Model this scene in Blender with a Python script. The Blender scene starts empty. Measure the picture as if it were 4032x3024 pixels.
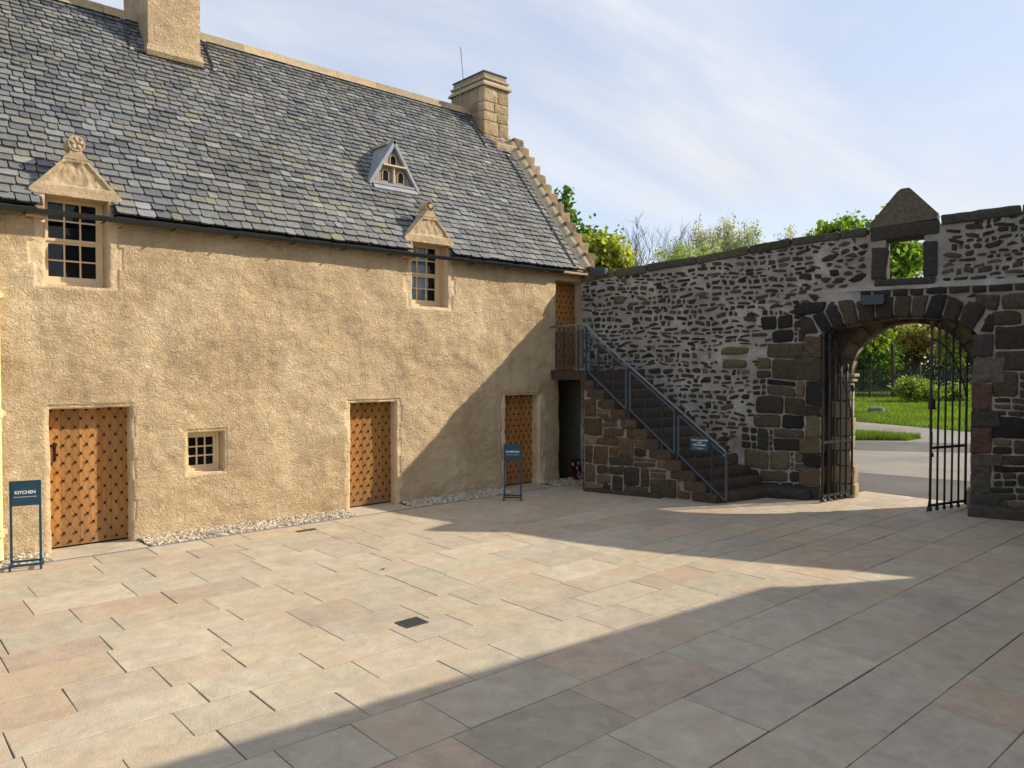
import bpy, bmesh, math, random
import numpy as np
from mathutils import Vector, Matrix, noise, geometry

random.seed(7)
RS = np.random.RandomState(7)
SC = bpy.context.scene
COL = SC.collection
R = math.radians
V = Vector

# ------------------------------------------------------------------ camera
CAM_H = 2.45
YAW = R(48.5)
PITCH = math.atan((384 - 365.7) / 762.0)
cam = bpy.data.cameras.new("camera")
cam.sensor_width = 36.0
cam.lens = 762.0 / 1024 * 36
cam.clip_start = 0.05
cam.clip_end = 2000
camo = bpy.data.objects.new("camera", cam)
camo.location = (0, 0, CAM_H)
camo.rotation_euler = (R(90) - PITCH, 0, YAW - R(90))
COL.objects.link(camo)
SC.camera = camo

# ------------------------------------------------------------------ light
SUN_AZ = (0.882, -0.471)                  # horizontal direction towards the sun
SUN_TAN = 0.668
SUN_EL = math.atan(SUN_TAN)
SUN_ROT = math.atan2(SUN_AZ[0], SUN_AZ[1])
SUN_STRENGTH = 3.9
SKY_STRENGTH = 0.15
sun = bpy.data.lights.new("sun", 'SUN')
sun.energy = SUN_STRENGTH
sun.angle = R(0.55)
sun.color = (1.0, 0.885, 0.70)
suno = bpy.data.objects.new("sun", sun)
suno.rotation_euler = V((SUN_AZ[0], SUN_AZ[1], SUN_TAN)).to_track_quat('Z', 'Y').to_euler()
suno.location = (20, -10, 20)
COL.objects.link(suno)
SC.view_settings.view_transform = 'Standard'
SC.view_settings.look = 'None'
SC.view_settings.exposure = 0.62
SC.view_settings.gamma = 1.0


class NT:
    """small helper for building node trees"""
    def __init__(self, tree):
        self.t = tree
        self.t.nodes.clear()

    def n(self, kind, **kw):
        nd = self.t.nodes.new(kind)
        for k, v in kw.items():
            if k.startswith('i_'):
                key = k[2:]
                key = int(key) if key.isdigit() else key
                nd.inputs[key].default_value = v
            else:
                setattr(nd, k, v)
        return nd

    def l(self, a, b):
        self.t.links.new(a, b)

    def math(self, op, a, b=None, clamp=False):
        nd = self.n('ShaderNodeMath', operation=op, use_clamp=clamp)
        for i, x in enumerate((a, b)):
            if x is None:
                continue
            if isinstance(x, (int, float)):
                nd.inputs[i].default_value = x
            else:
                self.l(x, nd.inputs[i])
        return nd.outputs[0]

    def mix(self, fac, a, b, blend='MIX'):
        nd = self.n('ShaderNodeMix', data_type='RGBA', blend_type=blend)
        nd.clamp_result = False
        for idx, x in ((0, fac), (6, a), (7, b)):
            if isinstance(x, (int, float)):
                nd.inputs[idx].default_value = x
            elif isinstance(x, tuple):
                nd.inputs[idx].default_value = (*x[:3], 1)
            else:
                self.l(x, nd.inputs[idx])
        return nd.outputs[2]

    def noise(self, vec, scale, detail=4, rough=0.55, dist=0.0, dim='3D'):
        nd = self.n('ShaderNodeTexNoise', noise_dimensions=dim)
        nd.inputs['Scale'].default_value = scale
        nd.inputs['Detail'].default_value = detail
        nd.inputs['Roughness'].default_value = rough
        nd.inputs['Distortion'].default_value = dist
        if vec is not None:
            self.l(vec, nd.inputs['Vector'])
        return nd.outputs['Fac']

    def ramp(self, fac, stops):
        nd = self.n('ShaderNodeValToRGB')
        el = nd.color_ramp.elements
        while len(el) < len(stops):
            el.new(0.5)
        for e, (p, c) in zip(el, stops):
            e.position = p
            e.color = (c, c, c, 1) if isinstance(c, (int, float)) else (*c[:3], 1)
        self.l(fac, nd.inputs[0])
        return nd.outputs[0]

    def scalev(self, vec, s):
        nd = self.n('ShaderNodeVectorMath', operation='MULTIPLY')
        self.l(vec, nd.inputs[0])
        nd.inputs[1].default_value = s
        return nd.outputs[0]


# ------------------------------------------------------------------ sky
world = bpy.data.worlds.new("World")
SC.world = world
world.use_nodes = True
w = NT(world.node_tree)
sky = w.n('ShaderNodeTexSky', sky_type='NISHITA', sun_disc=False)
sky.sun_elevation = SUN_EL
sky.sun_rotation = SUN_ROT
sky.altitude = 60
sky.air_density = 1.0
sky.dust_density = 0.5
sky.ozone_density = 1.6
tc = w.n('ShaderNodeTexCoord')
sep = w.n('ShaderNodeSeparateXYZ')
w.l(tc.outputs['Generated'], sep.inputs[0])
zz = w.math('ADD', w.math('MAXIMUM', sep.outputs[2], 0.0), 0.16)
comb = w.n('ShaderNodeCombineXYZ')
w.l(w.math('DIVIDE', sep.outputs[0], zz), comb.inputs[0])
w.l(w.math('DIVIDE', sep.outputs[1], zz), comb.inputs[1])
mp = w.n('ShaderNodeMapping')
mp.inputs['Rotation'].default_value = (0, 0, R(62))
mp.inputs['Scale'].default_value = (0.7, 2.4, 1)
mp.inputs['Location'].default_value = (3.1, 1.7, 0)
w.l(comb.outputs[0], mp.inputs[0])
n1 = w.noise(mp.outputs[0], 1.0, 7, 0.56, 0.5)
n2 = w.noise(comb.outputs[0], 0.55, 3, 0.5, 0.3)
cl = w.math('ADD', w.math('MULTIPLY', n1, 0.60), w.math('MULTIPLY', n2, 0.60))
# thicker towards the sun's side of the sky and towards the horizon
side = w.n('ShaderNodeVectorMath', operation='DOT_PRODUCT')
w.l(tc.outputs['Generated'], side.inputs[0])
side.inputs[1].default_value = (0.86, -0.35, 0.1)
cl = w.math('ADD', cl, w.math('MULTIPLY', side.outputs['Value'], 0.22))
fac = w.ramp(cl, [(0.36, 0.36), (0.58, 0.66), (0.84, 0.96)])
# low bank of cloud near the horizon
hz = w.ramp(sep.outputs[2], [(0.0, 0.70), (0.16, 0.30), (0.34, 0.0)])
fac = w.math('MAXIMUM', fac, hz)
cloud = w.mix(w.ramp(n1, [(0.35, 0.0), (0.7, 1.0)]), (2.95, 3.08, 3.45), (3.95, 4.0, 4.15))
colr = w.mix(fac, sky.outputs[0], cloud)
bg = w.n('ShaderNodeBackground')
bg.inputs['Strength'].default_value = SKY_STRENGTH
w.l(colr, bg.inputs[0])
wo = w.n('ShaderNodeOutputWorld')
w.l(bg.outputs[0], wo.inputs[0])


# ------------------------------------------------------------------ materials
def new_mat(name):
    m = bpy.data.materials.new(name)
    m.use_nodes = True
    return m, NT(m.node_tree)


def finish(t, color, rough=0.9, normal=None, spec=0.25, metallic=0.0):
    b = t.n('ShaderNodeBsdfPrincipled')
    if isinstance(color, tuple):
        b.inputs['Base Color'].default_value = (*color, 1)
    else:
        t.l(color, b.inputs['Base Color'])
    if isinstance(rough, (int, float)):
        b.inputs['Roughness'].default_value = rough
    else:
        t.l(rough, b.inputs['Roughness'])
    b.inputs['Specular IOR Level'].default_value = spec
    b.inputs['Metallic'].default_value = metallic
    if normal is not None:
        t.l(normal, b.inputs['Normal'])
    o = t.n('ShaderNodeOutputMaterial')
    t.l(b.outputs[0], o.inputs[0])
    return b


def bump(t, h, dist, strength=1.0, prev=None):
    b = t.n('ShaderNodeBump')
    b.inputs['Distance'].default_value = dist
    b.inputs['Strength'].default_value = strength
    t.l(h, b.inputs['Height'])
    if prev is not None:
        t.l(prev, b.inputs['Normal'])
    return b.outputs[0]


def pos(t):
    return t.n('ShaderNodeNewGeometry').outputs['Position']


def tone(t, name='tone'):
    return t.n('ShaderNodeAttribute', attribute_name=name).outputs['Color']


def mat_toned(name, lo=0.7, hi=1.25, scale=14, bscale=40, bdist=0.006, rough=0.9, spec=0.2, stain=None, stain_scale=3.0, stain_at=0.6, stretch=(1, 1, 1)):
    """base colour from the mesh's own tone attribute, mottled"""
    m, t = new_mat(name)
    p = t.scalev(pos(t), stretch)
    c = t.mix(1.0, tone(t), t.ramp(t.noise(p, scale, 6, 0.65), [(0.25, lo), (0.75, hi)]), 'MULTIPLY')
    if stain:
        f = t.ramp(t.noise(p, stain_scale, 5, 0.6, 0.4), [(stain_at, 0.0), (stain_at + 0.14, 0.75)])
        c = t.mix(f, c, stain)
    nrm = None
    if bdist:
        h = t.math('ADD', t.noise(p, bscale, 6, 0.65), t.math('MULTIPLY', t.noise(p, bscale * 0.3, 3), 1.4))
        nrm = bump(t, h, bdist)
    finish(t, c, rough, nrm, spec)
    return m


def mat_plain(name, col, rough=0.6, spec=0.4, var=0.12, scale=12, bdist=0.0, bscale=60, metallic=0.0):
    m, t = new_mat(name)
    p = pos(t)
    c = t.mix(1.0, col, t.ramp(t.noise(p, scale, 5, 0.6), [(0.25, 1 - var), (0.75, 1 + var)]), 'MULTIPLY')
    nrm = bump(t, t.noise(p, bscale, 5, 0.6), bdist) if bdist else None
    finish(t, c, rough, nrm, spec, metallic)
    return m


def make_harl():
    m, t = new_mat("harl_render")
    p = pos(t)
    rough = t.n('ShaderNodeAttribute', attribute_name='rough').outputs['Fac']
    big = t.noise(p, 0.8, 7, 0.66, 0.6)
    c = t.ramp(big, [(0.30, (0.54, 0.395, 0.24)), (0.50, (0.69, 0.525, 0.33)), (0.66, (0.80, 0.64, 0.415))])
    fine = t.noise(p, 26, 5, 0.7)
    c = t.mix(1.0, c, t.ramp(fine, [(0.25, 0.86), (0.75, 1.10)]), 'MULTIPLY')
    # weather streaks
    st = t.noise(t.scalev(p, (3.0, 3.0, 0.5)), 1.3, 6, 0.65)
    c = t.mix(t.ramp(st, [(0.53, 0.0), (0.72, 0.5)]), c, (0.42, 0.32, 0.215))
    c = t.mix(t.math('MULTIPLY', t.math('SUBTRACT', 1.0, rough), 0.35), c, (0.56, 0.43, 0.28))
    # trowelled and thrown lime: lumps dragged in several directions
    pw = t.n('ShaderNodeVectorMath', operation='ADD')
    t.l(p, pw.inputs[0])
    wv = t.n('ShaderNodeTexNoise')
    wv.inputs['Scale'].default_value = 5.0
    t.l(p, wv.inputs['Vector'])
    t.l(t.scalev(wv.outputs['Color'], (0.12, 0.12, 0.12)), pw.inputs[1])
    h1 = t.noise(pw.outputs[0], 24, 4, 0.62, 0.8)
    h2 = t.noise(pw.outputs[0], 62, 4, 0.6, 0.3)
    h3 = t.noise(p, 5.5, 3, 0.5)
    h = t.math('ADD', t.math('MULTIPLY', t.math('ADD', h1, t.math('MULTIPLY', h2, 0.60)), t.math('ADD', t.math('MULTIPLY', rough, 0.85), 0.15)), t.math('MULTIPLY', h3, 0.9))
    finish(t, c, 0.95, bump(t, h, 0.055, 1.0), 0.1)
    return m


M_harl = make_harl()
M_sand = mat_toned("dressed_sandstone", 0.74, 1.14, 9, 50, 0.009, 0.92, 0.12, (0.33, 0.255, 0.17), 3.0, 0.56)
M_slate = mat_toned("slate", 0.72, 1.25, 22, 60, 0.004, 0.55, 0.45, None, stretch=(1, 1, 1))
M_slatebed = mat_plain("slate_bed", (0.035, 0.036, 0.04), 0.9, 0.1)
M_rub = mat_toned("rubble_stone", 0.55, 1.45, 16, 34, 0.016, 0.9, 0.2, (0.12, 0.105, 0.07), 5.0, 0.66)
M_stairstone = mat_toned("worn_sandstone", 0.6, 1.4, 11, 38, 0.012, 0.9, 0.2, (0.05, 0.04, 0.033), 4.0, 0.62)
M_lead = mat_plain("lead", (0.28, 0.30, 0.34), 0.5, 0.4, 0.2, 6)
M_darklead = mat_plain("dark_lead", (0.045, 0.047, 0.052), 0.6, 0.3, 0.2, 8)
M_iron = mat_plain("wrought_iron", (0.020, 0.020, 0.022), 0.55, 0.45, 0.3, 20, 0.002)
M_gutter = mat_plain("gutter_paint", (0.022, 0.027, 0.027), 0.38, 0.5, 0.2, 10)
M_bluepaint = mat_plain("blue_grey_paint", (0.042, 0.062, 0.085), 0.42, 0.45, 0.15, 14)
M_wire = mat_plain("dark_wire", (0.016, 0.023, 0.032), 0.5, 0.4, 0.1)
M_rail = mat_plain("galvanised_handrail", (0.12, 0.16, 0.20), 0.35, 0.5, 0.15, 14)
M_sign = mat_plain("sign_blue", (0.012, 0.052, 0.088), 0.4, 0.45, 0.08, 4)
M_white = mat_plain("white_lettering", (0.80, 0.80, 0.80), 0.6, 0.3, 0.02)
M_pipe = mat_plain("cream_paint", (0.78, 0.66, 0.36), 0.45, 0.4, 0.06, 6)
M_win = mat_plain("pale_window_timber", (0.68, 0.55, 0.37), 0.55, 0.3, 0.12, 30)
M_blind = mat_plain("white_blind", (0.66, 0.69, 0.72), 0.9, 0.1, 0.05, 3)
M_dark = mat_plain("dark_interior", (0.02, 0.018, 0.016), 1.0, 0.0)
M_stairmortar = mat_plain("stair_mortar", (0.27, 0.235, 0.185), 0.95, 0.1, 0.35, 14, 0.015, 30)
M_chtop = mat_toned("chimney_ashlar", 0.68, 1.22, 20, 32, 0.02, 0.92, 0.12, (0.24, 0.18, 0.12), 3.5, 0.58)
M_stud = mat_plain("iron_stud", (0.016, 0.012, 0.010), 0.6, 0.3, 0.3, 30)
M_box = mat_plain("lamp_housing", (0.045, 0.055, 0.075), 0.5, 0.4, 0.06)
M_lens = mat_plain("lamp_lens", (0.30, 0.34, 0.40), 0.25, 0.5, 0.05)
M_shield = mat_plain("heraldic_red", (0.115, 0.012, 0.010), 0.6, 0.3, 0.2, 5)
M_bark = mat_plain("bark", (0.085, 0.066, 0.05), 0.95, 0.1, 0.35, 6, 0.02, 20)
M_twig = mat_plain("pale_twigs", (0.16, 0.125, 0.105), 0.9, 0.1, 0.25, 3)
M_twig2 = mat_plain("light_twigs", (0.27, 0.235, 0.20), 0.9, 0.1, 0.25, 3)
M_railing = mat_plain("dark_green_railing", (0.012, 0.025, 0.022), 0.5, 0.4, 0.1)
M_grate = mat_plain("cast_iron_grate", (0.05, 0.05, 0.05), 0.6, 0.4, 0.3, 25)


def make_mortar():
    m, t = new_mat("lime_mortar")
    p = pos(t)
    c = t.ramp(t.noise(p, 1.6, 6, 0.65, 0.4), [(0.3, (0.26, 0.235, 0.20)), (0.52, (0.38, 0.35, 0.305)), (0.74, (0.58, 0.55, 0.51))])
    c = t.mix(1.0, c, t.ramp(t.noise(p, 30, 5, 0.7), [(0.25, 0.72), (0.75, 1.18)]), 'MULTIPLY')
    h = t.math('ADD', t.noise(p, 14, 6, 0.65), t.math('MULTIPLY', t.noise(p, 50, 4, 0.6), 0.4))
    finish(t, c, 0.95, bump(t, h, 0.03), 0.1)
    return m


M_mortar = make_mortar()


def make_paving():
    m, t = new_mat("sandstone_flags")
    p = pos(t)
    base = tone(t)
    rnd = t.n('ShaderNodeAttribute', attribute_name='tone2').outputs['Color']
    c = t.mix(1.0, base, t.ramp(t.noise(p, 5, 7, 0.68, 0.5), [(0.25, 0.78), (0.75, 1.16)]), 'MULTIPLY')
    # cloudy bedding patches inside single flags
    off = t.n('ShaderNodeVectorMath', operation='ADD')
    t.l(p, off.inputs[0])
    t.l(t.scalev(rnd, (40, 40, 40)), off.inputs[1])
    pn = t.noise(off.outputs[0], 1.1, 3, 0.5, 0.6)
    c = t.mix(t.ramp(pn, [(0.55, 0.0), (0.66, 0.5)]), c, (0.47, 0.345, 0.235))
    pn2 = t.noise(off.outputs[0], 1.7, 5, 0.6, 1.0)
    c = t.mix(t.ramp(pn2, [(0.60, 0.0), (0.74, 0.55)]), c, (0.52, 0.48, 0.42))
    pn3 = t.noise(off.outputs[0], 0.8, 4, 0.6, 0.3)
    c = t.mix(t.ramp(pn3, [(0.60, 0.0), (0.72, 0.55)]), c, (0.30, 0.265, 0.215))
    c = t.mix(1.0, c, t.ramp(t.noise(p, 60, 4, 0.7), [(0.25, 0.90), (0.75, 1.08)]), 'MULTIPLY')
    # dots of lichen and dirt
    sp = t.noise(p, 38, 2, 0.5)
    c = t.mix(t.ramp(sp, [(0.74, 0.0), (0.80, 0.6)]), c, (0.20, 0.18, 0.15))
    h = t.math('ADD', t.math('MULTIPLY', t.noise(off.outputs[0], 4, 6, 0.6), 1.5), t.math('MULTIPLY', t.noise(p, 60, 4, 0.65), 0.45))
    # dirty run-offs and scuffs crossing several flags
    dn = t.noise(p, 0.55, 6, 0.7, 0.8)
    c = t.mix(1.0, c, t.ramp(dn, [(0.34, 0.92), (0.55, 1.0), (0.7, 1.05)]), 'MULTIPLY')
    finish(t, c, t.ramp(t.noise(p, 3, 4), [(0.3, 0.70), (0.7, 0.92)]), bump(t, h, 0.011), 0.28)
    return m


M_flag = make_paving()
M_joint = mat_plain("joint_sand", (0.115, 0.098, 0.075), 1.0, 0.0, 0.35, 25)


def make_wood(name, c1, c2, vertical=True):
    m, t = new_mat(name)
    p = pos(t)
    g = t.noise(t.scalev(p, (28, 28, 1.4)), 1.0, 7, 0.6, 0.6)
    c = t.mix(t.ramp(g, [(0.3, 0.0), (0.7, 1.0)]), c1, c2)
    c = t.mix(1.0, c, tone(t), 'MULTIPLY')
    kn = t.noise(p, 4.5, 4, 0.6)
    c = t.mix(t.ramp(kn, [(0.62, 0.0), (0.75, 0.35)]), c, tuple(x * 0.55 for x in c1))
    sp = t.n('ShaderNodeSeparateXYZ')
    t.l(p, sp.inputs[0])
    wr = t.math('ADD', sp.outputs[2], t.math('MULTIPLY', t.noise(t.scalev(p, (9, 9, 2)), 1.0, 5), 0.9))
    c = t.mix(t.ramp(t.math('MULTIPLY', wr, 0.5), [(0.24, 0.55), (0.46, 0.0)]), c, (0.20, 0.125, 0.07))
    st = t.noise(t.scalev(p, (7, 7, 0.9)), 1.0, 6, 0.7)
    c = t.mix(t.ramp(st, [(0.52, 0.0), (0.72, 0.45)]), c, tuple(x * 0.5 for x in c1))
    finish(t, c, 0.6, bump(t, g, 0.004), 0.3)
    return m


M_oak = make_wood("oak_boards", (0.33, 0.145, 0.042), (0.47, 0.232, 0.076))
M_oldwood = make_wood("weathered_boards", (0.20, 0.165, 0.125), (0.40, 0.36, 0.31))


def make_glass():
    m, t = new_mat("window_glass")
    a = t.n('ShaderNodeBsdfTransparent')
    a.inputs[0].default_value = (0.80, 0.83, 0.83, 1)
    g = t.n('ShaderNodeBsdfGlossy')
    g.inputs['Roughness'].default_value = 0.03
    nz = bump(t, t.noise(pos(t), 3.0, 2), 0.0025)
    t.l(nz, g.inputs['Normal'])
    fr = t.n('ShaderNodeFresnel')
    fr.inputs[0].default_value = 1.5
    mx = t.n('ShaderNodeMixShader')
    t.l(fr.outputs[0], mx.inputs[0])
    t.l(a.outputs[0], mx.inputs[1])
    t.l(g.outputs[0], mx.inputs[2])
    o = t.n('ShaderNodeOutputMaterial')
    t.l(mx.outputs[0], o.inputs[0])
    return m


M_glass = make_glass()


def make_leaf(name, trans=0.5):
    m, t = new_mat(name)
    c = tone(t)
    d = t.n('ShaderNodeBsdfPrincipled')
    t.l(c, d.inputs['Base Color'])
    d.inputs['Roughness'].default_value = 0.55
    d.inputs['Specular IOR Level'].default_value = 0.3
    tr = t.n('ShaderNodeBsdfTranslucent')
    t.l(t.mix(1.0, c, (1.35, 1.45, 0.7), 'MULTIPLY'), tr.inputs[0])
    mx = t.n('ShaderNodeMixShader')
    mx.inputs[0].default_value = trans
    t.l(d.outputs[0], mx.inputs[1])
    t.l(tr.outputs[0], mx.inputs[2])
    o = t.n('ShaderNodeOutputMaterial')
    t.l(mx.outputs[0], o.inputs[0])
    return m


M_leaf = make_leaf("leaves")


def make_ground(name, cols, s1, s2, bd, bs, rough=0.95):
    m, t = new_mat(name)
    p = pos(t)
    c = t.ramp(t.noise(p, s1, 6, 0.6, 0.5), [(0.3, cols[0]), (0.5, cols[1]), (0.7, cols[2])])
    c = t.mix(1.0, c, t.ramp(t.noise(p, s2, 5, 0.7), [(0.25, 0.75), (0.75, 1.2)]), 'MULTIPLY')
    finish(t, c, rough, bump(t, t.noise(p, bs, 5, 0.7), bd), 0.2)
    return m


M_tarmac = make_ground("worn_tarmac", ((0.20, 0.185, 0.165), (0.255, 0.235, 0.21), (0.30, 0.275, 0.24)), 0.5, 40, 0.008, 60)
M_tarmac2 = make_ground("dark_tarmac", ((0.105, 0.10, 0.095), (0.13, 0.124, 0.118), (0.155, 0.147, 0.138)), 0.7, 40, 0.008, 60)
M_turf = make_ground("turf", ((0.035, 0.062, 0.012), (0.05, 0.085, 0.016), (0.065, 0.10, 0.022)), 0.6, 12, 0.03, 8)
M_earth = make_ground("earth", ((0.07, 0.06, 0.03), (0.06, 0.075, 0.022), (0.05, 0.08, 0.018)), 0.15, 5, 0.05, 3)


# ------------------------------------------------------------------ mesh helpers
class MB:
    def __init__(self):
        self.v, self.f, self.c, self.m = [], [], [], []

    def add(self, verts, faces, col=(0.5, 0.5, 0.5), mat=0):
        b = len(self.v)
        self.v.extend([tuple(x) for x in verts])
        for f in faces:
            self.f.append([b + i for i in f])
            self.c.append(col)
            self.m.append(mat)

    def box(self, lo, hi, col=(0.5, 0.5, 0.5), mat=0, M=None):
        x0, y0, z0 = lo
        x1, y1, z1 = hi
        vs = [V(q) for q in ((x0, y0, z0), (x1, y0, z0), (x1, y1, z0), (x0, y1, z0), (x0, y0, z1), (x1, y0, z1), (x1, y1, z1), (x0, y1, z1))]
        if M is not None:
            vs = [M @ q for q in vs]
        self.add(vs, [(3, 2, 1, 0), (4, 5, 6, 7), (0, 1, 5, 4), (1, 2, 6, 5), (2, 3, 7, 6), (3, 0, 4, 7)], col, mat)

    def prism(self, pts, a, b, col=(0.5, 0.5, 0.5), mat=0):
        """pts: outline (u,v); a, b: functions (u,v)->xyz of the two end faces"""
        n = len(pts)
        tri = geometry.tessellate_polygon([[V((p[0], p[1], 0)) for p in pts]])
        vs = [a(*p) for p in pts] + [b(*p) for p in pts]
        fs = [tuple(t) for t in tri] + [tuple(i + n for i in reversed(t)) for t in tri]
        fs += [(i, (i + 1) % n, n + (i + 1) % n, n + i) for i in range(n)]
        self.add(vs, fs, col, mat)

    def tube(self, pts, rad, n=6, col=(0.5, 0.5, 0.5), mat=0, cap=True, squash=None):
        pts = [V(p) for p in pts]
        if isinstance(rad, (int, float)):
            rad = [rad] * len(pts)
        b = len(self.v)
        prev = None
        for i, p in enumerate(pts):
            d = (pts[min(i + 1, len(pts) - 1)] - pts[max(i - 1, 0)])
            d = d.normalized() if d.length > 1e-9 else V((0, 0, 1))
            if prev is None:
                up = V((0, 0, 1)) if abs(d.z) < 0.95 else V((1, 0, 0))
                e1 = d.cross(up).normalized()
            else:
                e1 = (prev - d * prev.dot(d))
                e1 = e1.normalized() if e1.length > 1e-6 else d.orthogonal().normalized()
            prev = e1
            e2 = d.cross(e1)
            for k in range(n):
                a = 2 * math.pi * (k + 0.5) / n
                self.v.append(tuple(p + (e1 * math.cos(a) + e2 * math.sin(a)) * rad[i]))
        for i in range(len(pts) - 1):
            for k in range(n):
                self.f.append([b + i * n + k, b + i * n + (k + 1) % n, b + (i + 1) * n + (k + 1) % n, b + (i + 1) * n + k])
                self.c.append(col)
                self.m.append(mat)
        if cap:
            self.f.append([b + k for k in reversed(range(n))])
            self.f.append([b + (len(pts) - 1) * n + k for k in range(n)])
            self.c += [col, col]
            self.m += [mat, mat]

    def bar(self, p, q, wid, hei=None, col=(0.5, 0.5, 0.5), mat=0, side=None):
        """square bar from p to q"""
        hei = hei or wid
        p, q = V(p), V(q)
        d = (q - p).normalized()
        s = V(side) if side is not None else (d.cross(V((0, 0, 1))) if abs(d.z) < 0.98 else V((1, 0, 0)))
        s = (s - d * s.dot(d)).normalized()
        u = d.cross(s)
        vs = []
        for e in (p, q):
            for a, b in ((-1, -1), (1, -1), (1, 1), (-1, 1)):
                vs.append(e + s * a * wid / 2 + u * b * hei / 2)
        self.add(vs, [(3, 2, 1, 0), (4, 5, 6, 7), (0, 1, 5, 4), (1, 2, 6, 5), (2, 3, 7, 6), (3, 0, 4, 7)], col, mat)

    def rbox(self, M, size, r=0.02, cell=0.08, amp=0.006, freq=9.0, col=(0.5, 0.5, 0.5), mat=0, seed=None):
        """box with rounded, uneven edges; M places it, size = full lengths"""
        seed = random.random() * 100 if seed is None else seed
        hx = [s / 2 for s in size]
        r = min(r, min(hx) * 0.9)
        lines = []
        for h in hx:
            k = max(1, min(8, int(round((2 * h - 2 * r) / cell))))
            ls = [-h, -h + r * 0.35, -h + r] + [(-h + r) + (2 * h - 2 * r) * i / k for i in range(1, k)] + [h - r, h - r * 0.35, h]
            lines.append(ls)
        key = {}
        verts, faces = [], []

        def vid(p):
            k = (round(p[0], 5), round(p[1], 5), round(p[2], 5))
            if k in key:
                return key[k]
            q = V(p)
            inner = V([max(-hx[i] + r, min(hx[i] - r, q[i])) for i in range(3)])
            d = q - inner
            d = d.normalized() if d.length > 1e-9 else V((0, 0, 1))
            q = inner + d * r
            wv = M @ q
            nn = noise.noise(V((wv.x * freq + seed, wv.y * freq, wv.z * freq))) + 0.5 * noise.noise(V((wv.x * freq * 2.3, wv.y * freq * 2.3 + seed, wv.z * freq * 2.3)))
            wv = wv + (M.to_3x3() @ d) * (amp * nn)
            key[k] = len(verts)
            verts.append(wv)
            return key[k]
        for ax in range(3):
            a, b = (ax + 1) % 3, (ax + 2) % 3
            for sgn in (-1, 1):
                la, lb = lines[a], lines[b]
                for i in range(len(la) - 1):
                    for j in range(len(lb) - 1):
                        quad = []
                        for (ii, jj) in ((i, j), (i + 1, j), (i + 1, j + 1), (i, j + 1)):
                            p = [0, 0, 0]
                            p[ax] = sgn * hx[ax]
                            p[a] = la[ii]
                            p[b] = lb[jj]
                            quad.append(vid(p))
                        if sgn < 0:
                            quad.reverse()
                        if len(set(quad)) == 4:
                            faces.append(quad)
        self.add(verts, faces, col, mat)

    def build(self, name, mats, parent=None, smooth=False):
        me = bpy.data.meshes.new(name)
        me.from_pydata(self.v, [], self.f)
        if not isinstance(mats, (list, tuple)):
            mats = [mats]
        for m in mats:
            me.materials.append(m)
        if len(mats) > 1:
            me.polygons.foreach_set('material_index', np.array(self.m, dtype=np.int32))
        a = me.attributes.new('tone', 'FLOAT_COLOR', 'FACE')
        cc = np.ones((len(self.f), 4), dtype=np.float32)
        if self.c:
            cc[:, :3] = np.array(self.c, dtype=np.float32)[:, :3]
        a.data.foreach_set('color', cc.ravel())
        if smooth:
            me.polygons.foreach_set('use_smooth', np.ones(len(self.f), dtype=bool))
        me.validate()
        me.update()
        ob = bpy.data.objects.new(name, me)
        COL.objects.link(ob)
        if parent is not None:
            ob.parent = parent
        return ob


def mark_sharp(ob, ang=40):
    bm = bmesh.new()
    bm.from_mesh(ob.data)
    bmesh.ops.recalc_face_normals(bm, faces=bm.faces)
    for e in bm.edges:
        if len(e.link_faces) == 2 and e.calc_face_angle(0) > R(ang):
            e.smooth = False
    bm.to_mesh(ob.data)
    bm.free()


def thing(name, label, cat, loc=(0, 0, 0), group=None):
    o = bpy.data.objects.new(name, None)
    o.empty_display_size = 0.2
    COL.objects.link(o)
    # parts are written in world coordinates; the empty stands at the base
    o.location = loc
    o['label'] = label
    o['category'] = cat
    if group:
        o['group'] = group
    return o


def adopt(root):
    """children meshes are built in world coordinates: keep them where they are"""
    inv = Matrix.Translation(root.location).inverted()
    for ch in root.children:
        if ch.type == 'MESH':
            ch.data.transform(inv)
            for g in ch.children:
                if g.type == 'MESH':
                    g.data.transform(inv)


def tag(o, label, cat, group=None, kind=None):
    o['label'] = label
    o['category'] = cat
    if group:
        o['group'] = group
    if kind:
        o['kind'] = kind
    return o


def struct(o, kind='structure'):
    o['kind'] = kind
    return o


def text_mesh(name, body, size, M, mat, parent, spacing=1.0, bold=0.0):
    cu = bpy.data.curves.new(name, 'FONT')
    cu.body = body
    cu.size = size
    cu.align_x = 'CENTER'
    cu.align_y = 'CENTER'
    cu.space_character = spacing
    cu.extrude = 0.0008
    cu.offset = bold
    tmp = bpy.data.objects.new(name, cu)
    COL.objects.link(tmp)
    me = bpy.data.meshes.new_from_object(tmp.evaluated_get(bpy.context.evaluated_depsgraph_get()))
    bpy.data.objects.remove(tmp)
    me.name = name
    me.transform(M)
    me.materials.clear()
    me.materials.append(mat)
    o = bpy.data.objects.new(name, me)
    COL.objects.link(o)
    o.parent = parent
    return o


def jit(c, a=0.12):
    k = 1 + random.uniform(-a, a)
    return tuple(max(0.0, x * k * (1 + random.uniform(-a, a) * 0.3)) for x in c)


def fnoise(x, y, z=0.0):
    return noise.noise(V((x, y, z)))


# ------------------------------------------------------------------ layout of the court
FY = 11.4                     # house front plane
C0 = V((12.1, 11.4, 0))       # corner of house and court wall
C1 = V((14.08, 4.41, 0))
WD = (C1 - C0).normalized()   # along the court wall, away from the house
WN = V((WD.y, -WD.x, 0))      # out of the wall, into the court


def WP(t, z, off=0.0):
    p = C0 + WD * t + WN * off
    return V((p.x, p.y, z))


VIEW_F = V((math.cos(YAW), math.sin(YAW), 0))
VIEW_R = V((math.sin(YAW), -math.cos(YAW), 0))


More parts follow.
